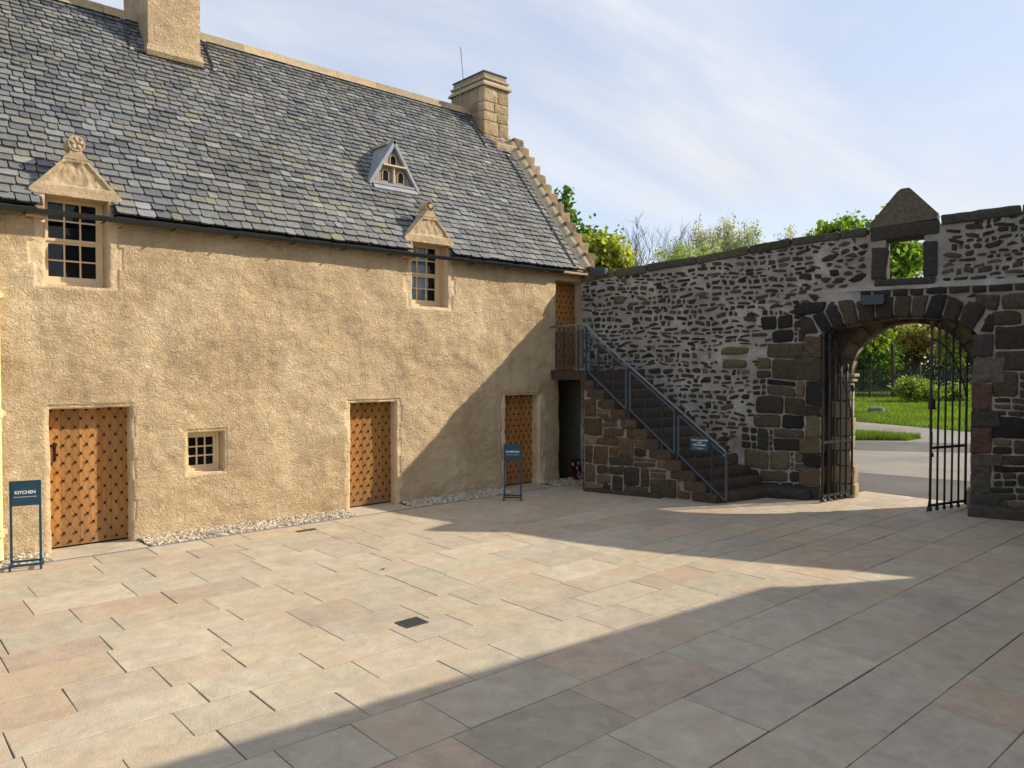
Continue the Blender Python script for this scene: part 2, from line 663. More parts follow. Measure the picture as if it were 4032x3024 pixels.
def spot(right, depth, z=0.0):
    """a place given as metres to the right of and ahead of the viewpoint"""
    p = VIEW_R * right + VIEW_F * depth
    return V((p.x, p.y, z))


# ================================================================== GROUND
mb = MB()
mb.add([(-400, -400, -0.10), (600, -400, -0.10), (600, 600, -0.10), (-400, 600, -0.10)], [(0, 1, 2, 3)])
struct(mb.build('ground', M_earth))


def wall_limit(y):
    """x of the wall's face at a given y"""
    t = (C0.y - y) / -WD.y
    return C0.x + WD.x * t


def make_courtyard():
    base = MB()
    base.add([(-6, -6, -0.008), (17, -6, -0.008), (15.1, 4.2, -0.008), (15.1, 11.9, -0.008), (-6, 11.9, -0.008)], [(0, 1, 2, 3, 4)])
    struct(base.build('courtyard_bedding', M_joint))
    mb = MB()
    tone2 = []
    pal = [((0.445, 0.400, 0.320), 6), ((0.465, 0.405, 0.315), 4), ((0.430, 0.395, 0.320), 5), ((0.485, 0.440, 0.355), 4), ((0.420, 0.350, 0.280), 1.3),
           ((0.405, 0.350, 0.290), 0.6), ((0.425, 0.385, 0.325), 2), ((0.465, 0.380, 0.290), 2)]
    cols = [p[0] for p in pal]
    ws = [p[1] for p in pal]
    ys = [2.09, 2.64, 3.34, 4.0, 4.6]
    while ys[0] > -3:
        ys.insert(0, ys[0] - random.uniform(0.52, 0.70))
    while ys[-1] < 10.2:
        ys.append(ys[-1] + random.uniform(0.44, 0.64))
    ys.append(10.89)
    rowgap = {}
    def slab(x0, x1, y0, y1, zoff=0.0):
        g = 0.0035
        for q in (y0, y1):
            rowgap.setdefault(round(q, 3), random.uniform(0.0030, 0.0075))
        c = jit(random.choices(cols, ws)[0], 0.05)
        c = (c[0] * 1.01, c[1] * 0.968, c[2] * 0.92)
        za = [zoff + random.uniform(-0.0012, 0.0012) for _ in range(4)]
        b = 0.004
        x0 += g * 1.0; x1 -= g * 1.0; y0, y1 = y0 + rowgap[round(y0, 3)], y1 - rowgap[round(y1, 3)]
        j = lambda: random.uniform(-0.0035, 0.0035)
        P = [(x0 + j(), y0 + j()), (x1 + j(), y0 + j()), (x1 + j(), y1 + j()), (x0 + j(), y1 + j())]
        cx, cy = (x0 + x1) / 2, (y0 + y1) / 2
        top = [(p[0] + (b if p[0] < cx else -b), p[1] + (b if p[1] < cy else -b), za[i]) for i, p in enumerate(P)]
        mid = [(p[0], p[1], za[i] - b) for i, p in enumerate(P)]
        low = [(p[0], p[1], -0.03) for p in P]
        fs = [(0, 1, 2, 3)] + [(4 + i, 4 + (i + 1) % 4, (i + 1) % 4, i) for i in range(4)] + [(8 + i, 8 + (i + 1) % 4, 4 + (i + 1) % 4, 4 + i) for i in range(4)]
        mb.add(top + mid + low, fs, c)
        rr = (random.random(), random.random(), random.random())
        tone2.extend([rr] * len(fs))
    for y0, y1 in zip(ys[:-1], ys[1:]):
        x = -5.5 + random.uniform(0, 0.8)
        ym = (y0 + y1) / 2
        lim = 15.0 if 4.2 < ym < 6.8 else wall_limit(ym) + 0.35
        while x < lim - 0.05:
            L = random.choice((0.55, 0.62, 0.75, 0.9, 0.9, 1.05, 1.2)) * random.uniform(0.94, 1.06)
            slab(x, min(x + L, lim), y0, y1)
            x += L
    # threshold flags in front of the doors
    for x0, x1 in ((1.98, 3.12), (6.30, 7.42), (9.72, 10.88)):
        slab(x0, x1, 10.935, 11.66, 0.006)
    o = mb.build('courtyard_paving', M_flag)
    a = o.data.attributes.new('tone2', 'FLOAT_COLOR', 'FACE')
    cc = np.ones((len(tone2), 4), dtype=np.float32)
    cc[:, :3] = np.array(tone2)
    a.data.foreach_set('color', cc.ravel())
    struct(o)
    # slot drain between flags and gravel
    d = MB()
    x = -3.0
    while x < 11.1:
        d.box((x, 10.895, -0.006), (x + 0.022, 10.932, 0.0045), (0.5,) * 3)
        x += 0.032
    tag(d.build('slot_drain', M_lead), 'narrow grey slotted drain along the edge of the gravel strip', 'drain')


make_courtyard()


def pebbles(name, x0, x1, y0, y1, label, n):
    P = []
    F = []
    C = []
    ico_v = []
    bm = bmesh.new()
    bmesh.ops.create_icosphere(bm, subdivisions=1, radius=1.0)
    bm.verts.ensure_lookup_table()
    iv = np.array([v.co[:] for v in bm.verts])
    fi = [[v.index for v in f.verts] for f in bm.faces]
    bm.free()
    pal = [(0.58, 0.51, 0.39), (0.50, 0.42, 0.30), (0.38, 0.32, 0.24), (0.66, 0.60, 0.49), (0.28, 0.22, 0.17), (0.42, 0.28, 0.22), (0.22, 0.20, 0.18)]
    ws = [4, 3, 2, 3, 1.4, 1.2, 0.8]
    b = 0
    for i in range(n):
        s = RS.uniform(0.015, 0.032)
        sc = np.array([s * RS.uniform(0.8, 1.4), s * RS.uniform(0.7, 1.2), s * RS.uniform(0.45, 0.8)])
        q = iv * (1 + RS.uniform(-0.22, 0.22, (len(iv), 1))) * sc
        a, t = RS.uniform(0, 6.28), RS.uniform(-0.6, 0.6)
        Rz = np.array([[math.cos(a), -math.sin(a), 0], [math.sin(a), math.cos(a), 0], [0, 0, 1]])
        Rx = np.array([[1, 0, 0], [0, math.cos(t), -math.sin(t)], [0, math.sin(t), math.cos(t)]])
        q = q @ Rx.T @ Rz.T
        xx, yy = RS.uniform(x0, x1), RS.uniform(y0, y1)
        q += np.array([xx, yy, RS.uniform(0.0, 0.012) + 0.035 * (yy - y0) / (y1 - y0)])
        P.append(q)
        c = tuple(q_ * 0.9 for q_ in jit(random.choices(pal, ws)[0], 0.15))
        for f in fi:
            F.append([b + k for k in f])
            C.append(c)
        b += len(iv)
    m = MB()
    m.v = [tuple(p) for p in np.concatenate(P)]
    m.f, m.c, m.m = F, C, [0] * len(F)
    m.add([(x0, y0, 0.002), (x1, y0, 0.002), (x1, y1, 0.036), (x0, y1, 0.036)], [(0, 1, 2, 3)], (0.30, 0.26, 0.20))
    o = m.build(name, M_peb)
    tag(o, label, 'gravel', kind='stuff')


M_peb = mat_toned("pebble", 0.85, 1.12, 60, 80, 0.0, 0.75, 0.3)
pebbles('gravel', -0.6, 1.97, 10.94, 11.40, 'strip of pale pebbles at the foot of the house wall behind the kitchen sign', 1300)
pebbles('gravel', 3.13, 6.29, 10.94, 11.42, 'strip of pale pebbles under the small barred window between two doors', 2300)
pebbles('gravel', 7.43, 9.71, 10.94, 11.42, 'strip of pale pebbles crossed by the edge of the wall shadow', 1500)
pebbles('gravel', 10.89, 11.95, 10.9, 11.42, 'shaded patch of pebbles in the recess beside the stone stair', 600)


def floor_grate(cx, cy, sx, sy, label, bars, ang=0.0):
    M = Matrix.Translation((cx, cy, 0)) @ Matrix.Rotation(ang, 4, 'Z')
    m = MB()
    w_ = 0.016
    for a, b in (((-sx / 2, -sy / 2), (sx / 2, -sy / 2 + w_)), ((-sx / 2, sy / 2 - w_), (sx / 2, sy / 2)), ((-sx / 2, -sy / 2 + w_), (-sx / 2 + w_, sy / 2 - w_)), ((sx / 2 - w_, -sy / 2 + w_), (sx / 2, sy / 2 - w_))):
        m.box((a[0], a[1], 0.0), (b[0], b[1], 0.0075), M=M)
    for i in range(bars):
        y = -sy / 2 + w_ + (sy - 2 * w_) * (i + 0.5) / bars
        m.box((-sx / 2 + w_, y - 0.006, 0.0), (sx / 2 - w_, y + 0.006, 0.006), M=M)
    for i in range(bars):
        x = -sx / 2 + w_ + (sx - 2 * w_) * (i + 0.5) / bars
        m.box((x - 0.004, -sy / 2 + w_, 0.0), (x + 0.004, sy / 2 - w_, 0.0048), M=M)
    m.box((-sx / 2 + 0.002, -sy / 2 + 0.002, -0.02), (sx / 2 - 0.002, sy / 2 - 0.002, 0.003), mat=1, M=M)
    tag(m.build('drain_grate', [M_grate, M_dark]), label, 'drain')


floor_grate(4.06, 6.03, 0.25, 0.21, 'square dark iron gully grate set in the sunlit flagstones', 7)
floor_grate(5.18, 10.47, 0.30, 0.10, 'small narrow grate in the flagstones near the gravel below the middle door', 6)
m = MB()
m.tube([(4.05, 11.1, 0.018), (4.05, 11.1, 0.036)], 0.11, 20)
m.tube([(4.05, 11.1, 0.036), (4.05, 11.1, 0.042)], 0.085, 20)
tag(m.build('drain_cover', M_lead), 'round grey drain cover lying in the pebble strip below the small window', 'drain')


# ================================================================== HOUSE
PITCH_T = 1.277                       # tangent of the roof slope
EY, EZ = 11.25, 4.49                  # eaves edge of the slating
RY = 14.37
RZ = EZ + PITCH_T * (RY - EY)
SL = math.hypot(1, PITCH_T)
HX0, HX1 = -4.0, 12.1


def roofp(x, s, h=0.0):
    """point on the front roof slope, s metres up the slope, h above it"""
    c, sn = 1 / SL, PITCH_T / SL
    return V((x, EY + s * c - h * sn, EZ + s * sn + h * c))


house = thing('harled_house', 'long ochre harled house with a slate roof and studded oak doors', 'house', (4.0, FY, 0))

OPEN = [  # x0, x1, z0, z1, depth, smooth margin
    (2.05, 3.03, 0.0, 1.88, 0.22, 0.05),
    (3.79, 4.33, 0.87, 1.47, 0.24, 0.04),
    (6.44, 7.37, 0.0, 1.83, 0.22, 0.10),
    (9.91, 10.84, 0.0, 1.86, 0.24, 0.14),
    (2.03, 2.77, 3.50, 4.50, 0.27, 0.20),
    (7.70, 8.49, 3.52, 4.50, 0.27, 0.18),
    (11.31, 12.16, 2.34, 4.24, 0.26, 0.0),
    (11.42, 12.16, 0.0, 2.16, 1.05, 0.0),
]


def harled_wall():
    x0, x1, z0, z1 = HX0, 12.16, -0.05, 4.46
    st = 0.032
    xs = set(np.round(np.linspace(x0, x1, int((x1 - x0) / st) + 1), 4))
    zs = set(np.round(np.linspace(z0, z1, int((z1 - z0) / st) + 1), 4))
    def put(S, vals):
        for v_ in vals:
            for q in [q for q in S if abs(q - v_) < st * 0.45]:
                S.discard(q)
        for v_ in vals:
            S.add(round(v_, 4))
    put(xs, [o[0] for o in OPEN] + [o[1] for o in OPEN] + [x0, x1])
    put(zs, [o[2] for o in OPEN if o[2] > 0] + [o[3] for o in OPEN if o[3] < 4.4] + [z0, z1])
    xs, zs = sorted(xs), sorted(zs)
    nx, nz = len(xs), len(zs)
    ops = [(o[0], o[1], -1 if o[2] <= 0 else o[2], o[3], o[4], o[5]) for o in OPEN]
    co = np.zeros((nz * nx, 3))
    rough = np.ones(nz * nx, dtype=np.float32)
    for j, z in enumerate(zs):
        for i, x in enumerate(xs):
            k = j * nx + i
            d = 0.045 * fnoise(x * 0.7, z * 0.8, 3.1) + 0.028 * fnoise(x * 2.3, z * 2.6, 1.0) + 0.015 * fnoise(x * 5.5, z * 6.5, 9.0) + 0.006 * fnoise(x * 13, z * 14, 4.0)
            d *= 1 - 0.75 * max(0.0, min(1.0, (z - 3.85) / 0.3))
            r = 1.0
            for (a, b, c, e, dep, mg) in ops:
                if mg <= 0:
                    continue
                mm = mg * (1.0 if int(math.floor(z / 0.29)) % 2 else 0.62)
                if a - mm <= x <= b + mm and c - 0.02 <= z <= e + 0.04:
                    r = min(r, 0.12)
            rough[k] = r
            dx = 0.014 * fnoise(x * 3.1, z * 4.7, 21.0) + 0.005 * fnoise(x * 9, z * 12, 5.0)
            dz = 0.010 * fnoise(x * 4.0, z * 3.0, 33.0)
            if i in (0, nx - 1):
                dx = 0
            co[k] = (x + dx, FY - d * (0.5 + 0.5 * r), z + dz)
    faces, mi = [], []
    keep = np.ones((nz - 1, nx - 1), dtype=bool)
    for j in range(nz - 1):
        zc = (zs[j] + zs[j + 1]) / 2
        for i in range(nx - 1):
            xc = (xs[i] + xs[i + 1]) / 2
            for o in ops:
                if o[0] < xc < o[1] and o[2] < zc < o[3]:
                    keep[j, i] = False
                    break
            if keep[j, i]:
                faces.append((j * nx + i, j * nx + i + 1, (j + 1) * nx + i + 1, (j + 1) * nx + i))
                mi.append(0)
    extra, er = [], []
    for o in ops:
        ia, ib = xs.index(round(o[0], 4)), xs.index(round(o[1], 4))
        ja = 0 if o[2] < 0 else zs.index(round(o[2], 4))
        jb = nz - 1 if o[3] > 4.4 else zs.index(round(o[3], 4))
        loop = []
        if o[2] >= 0:
            loop += [(ja, i) for i in range(ib, ia, -1)]
            loop += [(j, ia) for j in range(ja, jb)]
        else:
            loop += [(j, ia) for j in range(ja, jb)]
        if o[3] < 4.4:
            loop += [(jb, i) for i in range(ia, ib)]
            loop += [(j, ib) for j in range(jb, ja, -1)]
            loop += [(ja, ib)]
        else:
            loop = [(j, ib) for j in range(jb, ja, -1)] + [(ja, i) for i in range(ib, ia, -1)] + [(j, ia) for j in range(ja, jb + 1)]
        b = nz * nx + len(extra)
        for (j, i) in loop:
            p = co[j * nx + i]
            xx = 0.5 * (p[0] + xs[i])
            zz_ = 0.5 * (p[2] + zs[j])
            for f_ in (0.35, 1.0):
                extra.append((p[0] * (1 - f_) + xx * f_, FY + o[4] * f_ + 0.012 * f_, p[2] * (1 - f_) + zz_ * f_))
                er.append(0.3)
        for n_ in range(len(loop) - 1):
            a0 = loop[n_][0] * nx + loop[n_][1]
            a1 = loop[n_ + 1][0] * nx + loop[n_ + 1][1]
            faces.append((a0, b + 2 * n_, b + 2 * n_ + 2, a1))
            faces.append((b + 2 * n_, b + 2 * n_ + 1, b + 2 * n_ + 3, b + 2 * n_ + 2))
            mi += [0, 0]
    # back, ends and inner skin (thin shell closed behind)
    verts = [tuple(c) for c in co] + extra
    me = bpy.data.meshes.new('wall')
    me.from_pydata(verts, [], faces)
    me.materials.append(M_harl)
    a = me.attributes.new('rough', 'FLOAT', 'POINT')
    a.data.foreach_set('value', np.concatenate([rough, np.array(er, dtype=np.float32)]))
    me.polygons.foreach_set('use_smooth', np.ones(len(faces), dtype=bool))
    bm = bmesh.new()
    bm.from_mesh(me)
    bmesh.ops.recalc_face_normals(bm, faces=bm.faces)
    # make the front look towards the court
    if sum(f.normal.y for f in bm.faces) > 0:
        bmesh.ops.reverse_faces(bm, faces=bm.faces)
    bm.to_mesh(me)
    bm.free()
    o = bpy.data.objects.new('wall', me)
    COL.objects.link(o)
    o.parent = house
    # the other walls of the house
    m = MB()
    m.box((HX0, FY + 0.45, -0.05), (11.38, FY + 0.5, 4.4))
    m.box((11.381, FY + 0.45, 2.2), (12.05, FY + 0.5, 4.4))
    m.box((11.381, FY + 1.0, -0.05), (12.05, FY + 1.05, 2.25))
    BY = 2 * RY - FY
    m.box((HX0, BY - 0.3, -0.05), (12.1, BY, 4.4))
    gable = [(FY + 0.51, -0.05), (BY - 0.31, -0.05), (BY - 0.31, 4.4), (RY, RZ - 0.2), (FY + 0.51, 4.4)]
    m.prism(gable, lambda u, v_: (HX0, u, v_), lambda u, v_: (HX0 + 0.3, u, v_))
    g = m.build('rear_wall', M_harl, house)
    a = g.data.attributes.new('rough', 'FLOAT', 'POINT')
    a.data.foreach_set('value', np.ones(len(g.data.vertices), dtype=np.float32))


harled_wall()

DORM = [(2.395, 0.545, 4.67, 5.26, 0.365, 0.445), (8.07, 0.545, 4.67, 5.24, 0.37, 0.43)]   # centre x, half width, base z, apex z, jambs


def in_dormer(x, z):
    for (cx, hw, zb, za, jl, jr) in DORM:
        h = hw - 0.08 if z < zb + 0.05 else (hw - 0.02) * (za - z) / (za - zb - 0.05)
        if abs(x - cx) < h and z < za:
            return True
    return False


def slate_roof():
    m = MB()
    pal = [((0.150, 0.154, 0.160), 8), ((0.185, 0.188, 0.190), 6), ((0.115, 0.119, 0.128), 4), ((0.225, 0.228, 0.228), 3), ((0.185, 0.180, 0.155), 3),
           ((0.155, 0.140, 0.115), 1.4), ((0.275, 0.278, 0.275), 1.0), ((0.215, 0.192, 0.120), 0.5), ((0.20, 0.13, 0.085), 0.10), ((0.082, 0.087, 0.100), 2)]
    cols = [p[0] for p in pal]
    ws = [p[1] for p in pal]
    smax = (RY - EY) * SL
    s = 0.0
    row = 0
    while s < smax - 0.05:
        fr = s / smax
        e = 0.150 - 0.048 * fr + random.uniform(-0.005, 0.005)
        x = HX0 + random.uniform(-0.25, 0)
        while x < HX1 - 0.02:
            wd = random.uniform(0.13, 0.265) * (1.05 - 0.25 * fr)
            xa, xb = x, min(x + wd, HX1)
            x += wd
            if xb < HX0 + 0.05 or xb - xa < 0.05:
                continue
            xm = (xa + xb) / 2
            zc = roofp(xm, s + e * 0.5).z
            skip = False
            for (cx, hw, zb, za, jl, jr) in DORM:
                if zc > za - 0.02:
                    continue
                h = (hw - 0.115) if zc < zb + 0.02 else (hw - 0.06) * (za - zc) / (za - zb - 0.02) * 0.93
                lo_, hi_ = cx - h, cx + h
                if xa >= lo_ and xb <= hi_:
                    skip = True
                elif xa < lo_ < xb and xm < lo_ + wd:
                    xb = lo_
                elif xa < hi_ < xb:
                    xa = hi_
            if skip or xb - xa < 0.03:
                continue
            c = jit(random.choices(cols, ws)[0], 0.13)
            kk = 1.0 + 0.22 * fnoise(xm * 0.7, s * 0.9, 2) + 0.15 * fnoise(xm * 2.2, s * 2.4, 6)
            gg = 0.5 + 0.5 * max(-1, min(1, 1.8 * fnoise(xm * 0.5 + 9, s * 0.7, 12)))
            c = tuple((q * 0.70 + z_ * 0.30) * kk for q, z_ in zip(c, (0.156, 0.160, 0.172)))
            c = (c[0] * (0.94 + 0.07 * gg), c[1] * (0.97 + 0.03 * gg), c[2] * (1.01 - 0.08 * gg))
            th = random.uniform(0.010, 0.022)
            lift = 0.020 + random.uniform(-0.003, 0.010)
            g = random.uniform(0.004, 0.010)
            s0 = s + random.uniform(-0.014, 0.014)
            s1 = s + e + 0.045
            k = random.uniform(0.014, 0.036)
            k2 = random.uniform(0.010, 0.036)
            skew = random.uniform(-0.008, 0.008)
            low = [(xa + g, s0 + k * random.uniform(0.3, 1)), (xa + g + k, s0 + random.uniform(0, 0.004)), ((xa + xb) / 2, s0 + random.uniform(-0.005, 0.005)), (xb - g - k2, s0 + skew * .5), (xb - g, s0 + k2 * random.uniform(0.5, 1.2))]
            top = [roofp(p[0], p[1], lift + th) for p in low] + [roofp(xb - g, s1, 0.006), roofp(xa + g, s1, 0.006)]
            bot = [roofp(p[0], p[1], lift - 0.012) for p in low]
            vs = top + bot
            n = 5
            fs = [tuple(range(7))] + [(n + 2 + i, n + 2 + i + 1, i + 1, i) for i in range(n - 1)]
            # sides
            vs += [roofp(xa + g, s1, -0.004), roofp(xb - g, s1, -0.004)]
            fs += [(7, 0, 6, 12), (4, 11, 13, 5)]
            m.add(vs, fs, c)
        s += e
        row += 1
    o = m.build('slates', M_slate, None)
    # boarding below and the rear slope
    b = MB()
    def q(x0, x1, s0, s1):
        b.add([roofp(x0, s0, -0.01), roofp(x1, s0, -0.01), roofp(x1, s1, -0.01), roofp(x0, s1, -0.01)], [(0, 1, 2, 3)])
    s_d = 1.15
    xs = [HX0, DORM[0][0] - 0.40, DORM[0][0] + 0.40, DORM[1][0] - 0.40, DORM[1][0] + 0.40, HX1]
    for i in range(5):
        q(xs[i], xs[i + 1], 0.45 if i % 2 else 0.0, s_d)
    q(HX0, HX1, s_d, smax)
    by = 2 * RY - EY
    b.add([(HX0, RY, RZ - 0.01), (HX1, RY, RZ - 0.01), (HX1, by, EZ - 0.01), (HX0, by, EZ - 0.01)], [(0, 1, 2, 3)])
    xe = [HX0, DORM[0][0] - 0.47, DORM[0][0] + 0.45, DORM[1][0] - 0.47, DORM[1][0] + 0.45, 12.1]
    for i in (0, 2, 4):
        b.box((xe[i], 11.25, 4.43), (xe[i + 1], FY + 0.06, 4.462))
    bo = b.build('roof', M_slatebed, house)
    o.parent = bo
    return bo


roof = slate_roof()


shade_lining = MB()  # added dark lining: the shade under the landing is put into its colour
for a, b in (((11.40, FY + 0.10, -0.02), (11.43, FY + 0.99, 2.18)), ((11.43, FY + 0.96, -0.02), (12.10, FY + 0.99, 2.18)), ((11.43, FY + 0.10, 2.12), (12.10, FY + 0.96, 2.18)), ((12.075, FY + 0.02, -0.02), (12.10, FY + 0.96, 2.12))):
    shade_lining.box(a, b, (0.12, 0.10, 0.072))
shade_lining.build('recess', M_stairstone, house)


def small_part(mbuild, name, mats, parent, smooth=False, sharp=None):
    o = mbuild.build(name, mats, parent, smooth)
    if sharp:
        mark_sharp(o, sharp)
    return o


# ridge coping
def ridge():
    x = HX0
    while x < 11.32:
        m = MB()
        if 3.9 < x < 4.89:
            x = 4.90
        xe = min(x + random.uniform(0.75, 1.15), 11.34)
        if x < 3.9 and xe > 3.6:
            xe = 3.985
        j = random.uniform(-0.006, 0.006)
        prof = [(-0.145, -0.125), (-0.115, -0.085), (-0.04, 0.055), (0.04, 0.055), (0.115, -0.085), (0.145, -0.125), (0, 0.0)]
        c = jit((0.46, 0.35, 0.225) if random.random() > 0.3 else (0.34, 0.28, 0.18), 0.08)
        m.prism(prof, lambda u, v_: (x + 0.004, RY + u, RZ + 0.02 + v_ + j), lambda u, v_: (xe - 0.004, RY + u, RZ + 0.02 + v_ + j), c)
        m.build('ridge_coping', M_sand, roof)
        x = xe


ridge()


# lead flashings and the conductor cables on the slates
def cables():
    m = MB()
    smax = (RY - EY) * SL
    def run(pts, r=0.013):
        m.tube([roofp(x, s, 0.045) for x, s in pts], r, 5)
    sr = smax - 0.30
    run([(HX0, sr), (3.2, sr), (3.9, sr)], 0.012)
    run([(4.95, sr), (8.0, sr + .02), (11.1, sr), (11.2, sr - 0.2)], 0.012)
    run([(3.72, smax - 0.18), (3.72, smax - 1.05)], 0.020)
    run([(5.08, smax - 0.18), (5.08, smax - 1.05)], 0.020)
    run([(11.16, smax - 0.12), (11.14, smax - 0.5), (11.18, smax - 1.3)], 0.018)
    run([(11.72, smax - 1.45), (11.74, 2.2), (11.74, 0.05)], 0.016)
    run([(3.72, smax - 1.05), (4.9, smax - 1.09)], 0.016)
    for x, s in ((3.72, smax - 0.2), (3.72, smax - 1.05), (5.08, smax - 0.2), (5.08, smax - 1.05), (11.15, smax - 0.5), (11.18, smax - 1.3), (11.74, smax - 1.5)):
        M = Matrix.Translation(roofp(x, s, 0.05)) @ Matrix.Rotation(math.atan(PITCH_T), 4, 'X')
        m.box((-0.03, -0.03, -0.01), (0.03, 0.03, 0.018), mat=1, M=M)
    m.build('flashing', [M_darklead, M_lead], roof)


cables()


# chimneys
def harled_chimney():
    m = MB()
    X0, X1, Y0, Y1 = 3.97, 4.83, 13.66, 15.10
    cx, cy = (X0 + X1) / 2, (Y0 + Y1) / 2
    def shaft(z0, z1, s0, s1, n, grow=0.0):
        # four displaced faces
        per = []
        step = 0.045
        def edge(a, b):
            k = max(2, int((V(b) - V(a)).length / step))
            return [tuple(V(a) + (V(b) - V(a)) * i / k) for i in range(k)]
        lp = edge((X0, Y0), (X1, Y0)) + edge((X1, Y0), (X1, Y1)) + edge((X1, Y1), (X0, Y1)) + edge((X0, Y1), (X0, Y0))
        nz = int((z1 - z0) / step)
        vs = []
        for j in range(nz + 1):
            z = z0 + (z1 - z0) * j / nz
            f = s0 + (s1 - s0) * j / nz
            for (x, y) in lp:
                d = V((x - cx, y - cy))
                x2, y2 = cx + d.x * f, cy + d.y * f
                k = 0.02 * fnoise(x * 2, y * 2, z * 2) + 0.012 * fnoise(x * 7, y * 7, z * 7)
                dn = d.normalized()
                vs.append((x2 + dn.x * (k + grow), y2 + dn.y * (k + grow), z))
        L = len(lp)
        fs = [(j * L + i, j * L + (i + 1) % L, (j + 1) * L + (i + 1) % L, (j + 1) * L + i) for j in range(nz) for i in range(L)]
        fs.append(tuple(nz * L + i for i in range(L)))
        fs.append(tuple(reversed(range(L))))
        m.add(vs, fs)
    shaft(6.9, 7.665, 0.99, 0.99, 1)
    shaft(7.65, 7.72, 1.02, 1.07, 1, 0.03)
    shaft(7.72, 7.83, 1.07, 1.02, 1, 0.03)
    shaft(7.82, 10.3, 1.0, 0.965, 1)
    o = small_part(m, 'chimney', M_harl, house, True, 50)
    a = o.data.attributes.new('rough', 'FLOAT', 'POINT')
    a.data.foreach_set('value', np.ones(len(o.data.vertices), dtype=np.float32))
    c = MB()
    c.rbox(Matrix.Translation((cx, cy, 10.38)), (1.0, 1.4, 0.16), 0.03, 0.2, 0.004, col=(0.42, 0.33, 0.22))
    c.build('chimney_cap', M_sand, o, True)


harled_chimney()


def ashlar_chimney():
    X0, X1, Y0, Y1 = 11.32, 12.10, 13.78, 15.06
    m = MB()
    m.box((X0 + 0.02, Y0 + 0.02, 6.8), (X1 - 0.02, Y1 - 0.02, 8.98), (0.40, 0.32, 0.22), 1)
    z = 7.62
    pal = [(0.44, 0.335, 0.20), (0.48, 0.375, 0.235), (0.40, 0.30, 0.185), (0.36, 0.27, 0.17)]
    while z < 8.95:
        h = random.choice((0.22, 0.28, 0.33))
        if z + h > 8.86:
            h = 8.97 - z
        ry = random.uniform(0.35, 0.65)
        rx = random.uniform(0.35, 0.65)
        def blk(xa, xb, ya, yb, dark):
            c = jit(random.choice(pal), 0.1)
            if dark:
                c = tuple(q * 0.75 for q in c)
            m.rbox(Matrix.Translation(((xa + xb) / 2, (ya + yb) / 2, z + h / 2)), (xb - xa - 0.014, yb - ya - 0.014, h - 0.014), 0.018, 0.07, 0.016, 9, c, 0)
        ym, xm = Y0 + (Y1 - Y0) * ry, X0 + (X1 - X0) * rx
        d = 0.22
        blk(X0, xm, Y0, Y0 + d, False)
        blk(xm, X1, Y0, Y0 + d, False)
        blk(X0, X0 + d, Y0 + d, ym, True)
        blk(X0, X0 + d, ym, Y1, True)
        blk(X1 - d, X1, Y0 + d, ym, False)
        blk(X1 - d, X1, ym, Y1, False)
        blk(X0 + d, X1 - d, Y1 - d, Y1, True)
        z += h
    # sloping foot where it leaves the gable
    m.rbox(Matrix.Translation((11.80, 13.72, 7.55)), (0.62, 0.30, 0.22), 0.05, 0.08, 0.02, 8, (0.46, 0.36, 0.22))
    m.box((X0 + 0.03, Y0 + 0.04, 6.8), (X1, Y1, 7.62), (0.40, 0.32, 0.22), 1)
    ch = m.build('chimney', [M_chtop, M_mortar_warm], house, True)
    c = MB()
    cx, cy = (X0 + X1) / 2, (Y0 + Y1) / 2
    def lay(z0, z1, e0, e1, col):
        a = [(X0 - e0, Y0 - e0), (X1 + e0, Y0 - e0), (X1 + e0, Y1 + e0), (X0 - e0, Y1 + e0)]
        b = [(X0 - e1, Y0 - e1), (X1 + e1, Y0 - e1), (X1 + e1, Y1 + e1), (X0 - e1, Y1 + e1)]
        c.add([(*p, z0) for p in a] + [(*p, z1) for p in b], [(3, 2, 1, 0), (4, 5, 6, 7)] + [(i, (i + 1) % 4, 4 + (i + 1) % 4, 4 + i) for i in range(4)], col)
    lay(8.97, 9.01, 0.045, 0.045, (0.43, 0.36, 0.25))
    lay(9.01, 9.13, 0.045, -0.05, (0.45, 0.37, 0.26))
    c.tube([(X0 + .02, Y0 + .02, 9.15), (X1 - .02, Y0 + .02, 9.15), (X1 - .02, Y1 - .02, 9.15), (X0 + .02, Y1 - .02, 9.15), (X0 + .02, Y0 + .02, 9.15)], 0.035, 8, (0.45, 0.37, 0.26))
    lay(9.14, 9.30, -0.05, -0.05, (0.34, 0.28, 0.195))
    cap = small_part(c, 'chimney_cap', M_sand, ch)
    l = MB()
    l.box((X0 + 0.03, Y0 + 0.03, 9.301), (X1 - 0.03, Y1 - 0.03, 9.325))
    l.build('lid', M_darklead, ch)
    r = MB()
    r.tube([(X0 + 0.0, Y1 - 0.45, 8.4), (X0 - 0.055, Y1 - 0.45, 8.9), (X0 - 0.06, Y1 - 0.45, 9.1), (X0 + 0.05, Y1 - 0.44, 9.34), (X0 + 0.0, Y1 - 0.4, 10.1)], 0.010, 5)
    r.build('lightning_rod', M_lead, ch)


M_mortar_warm = mat_plain("warm_mortar", (0.42, 0.33, 0.215), 0.95, 0.1, 0.2, 20, 0.02, 30)
ashlar_chimney()


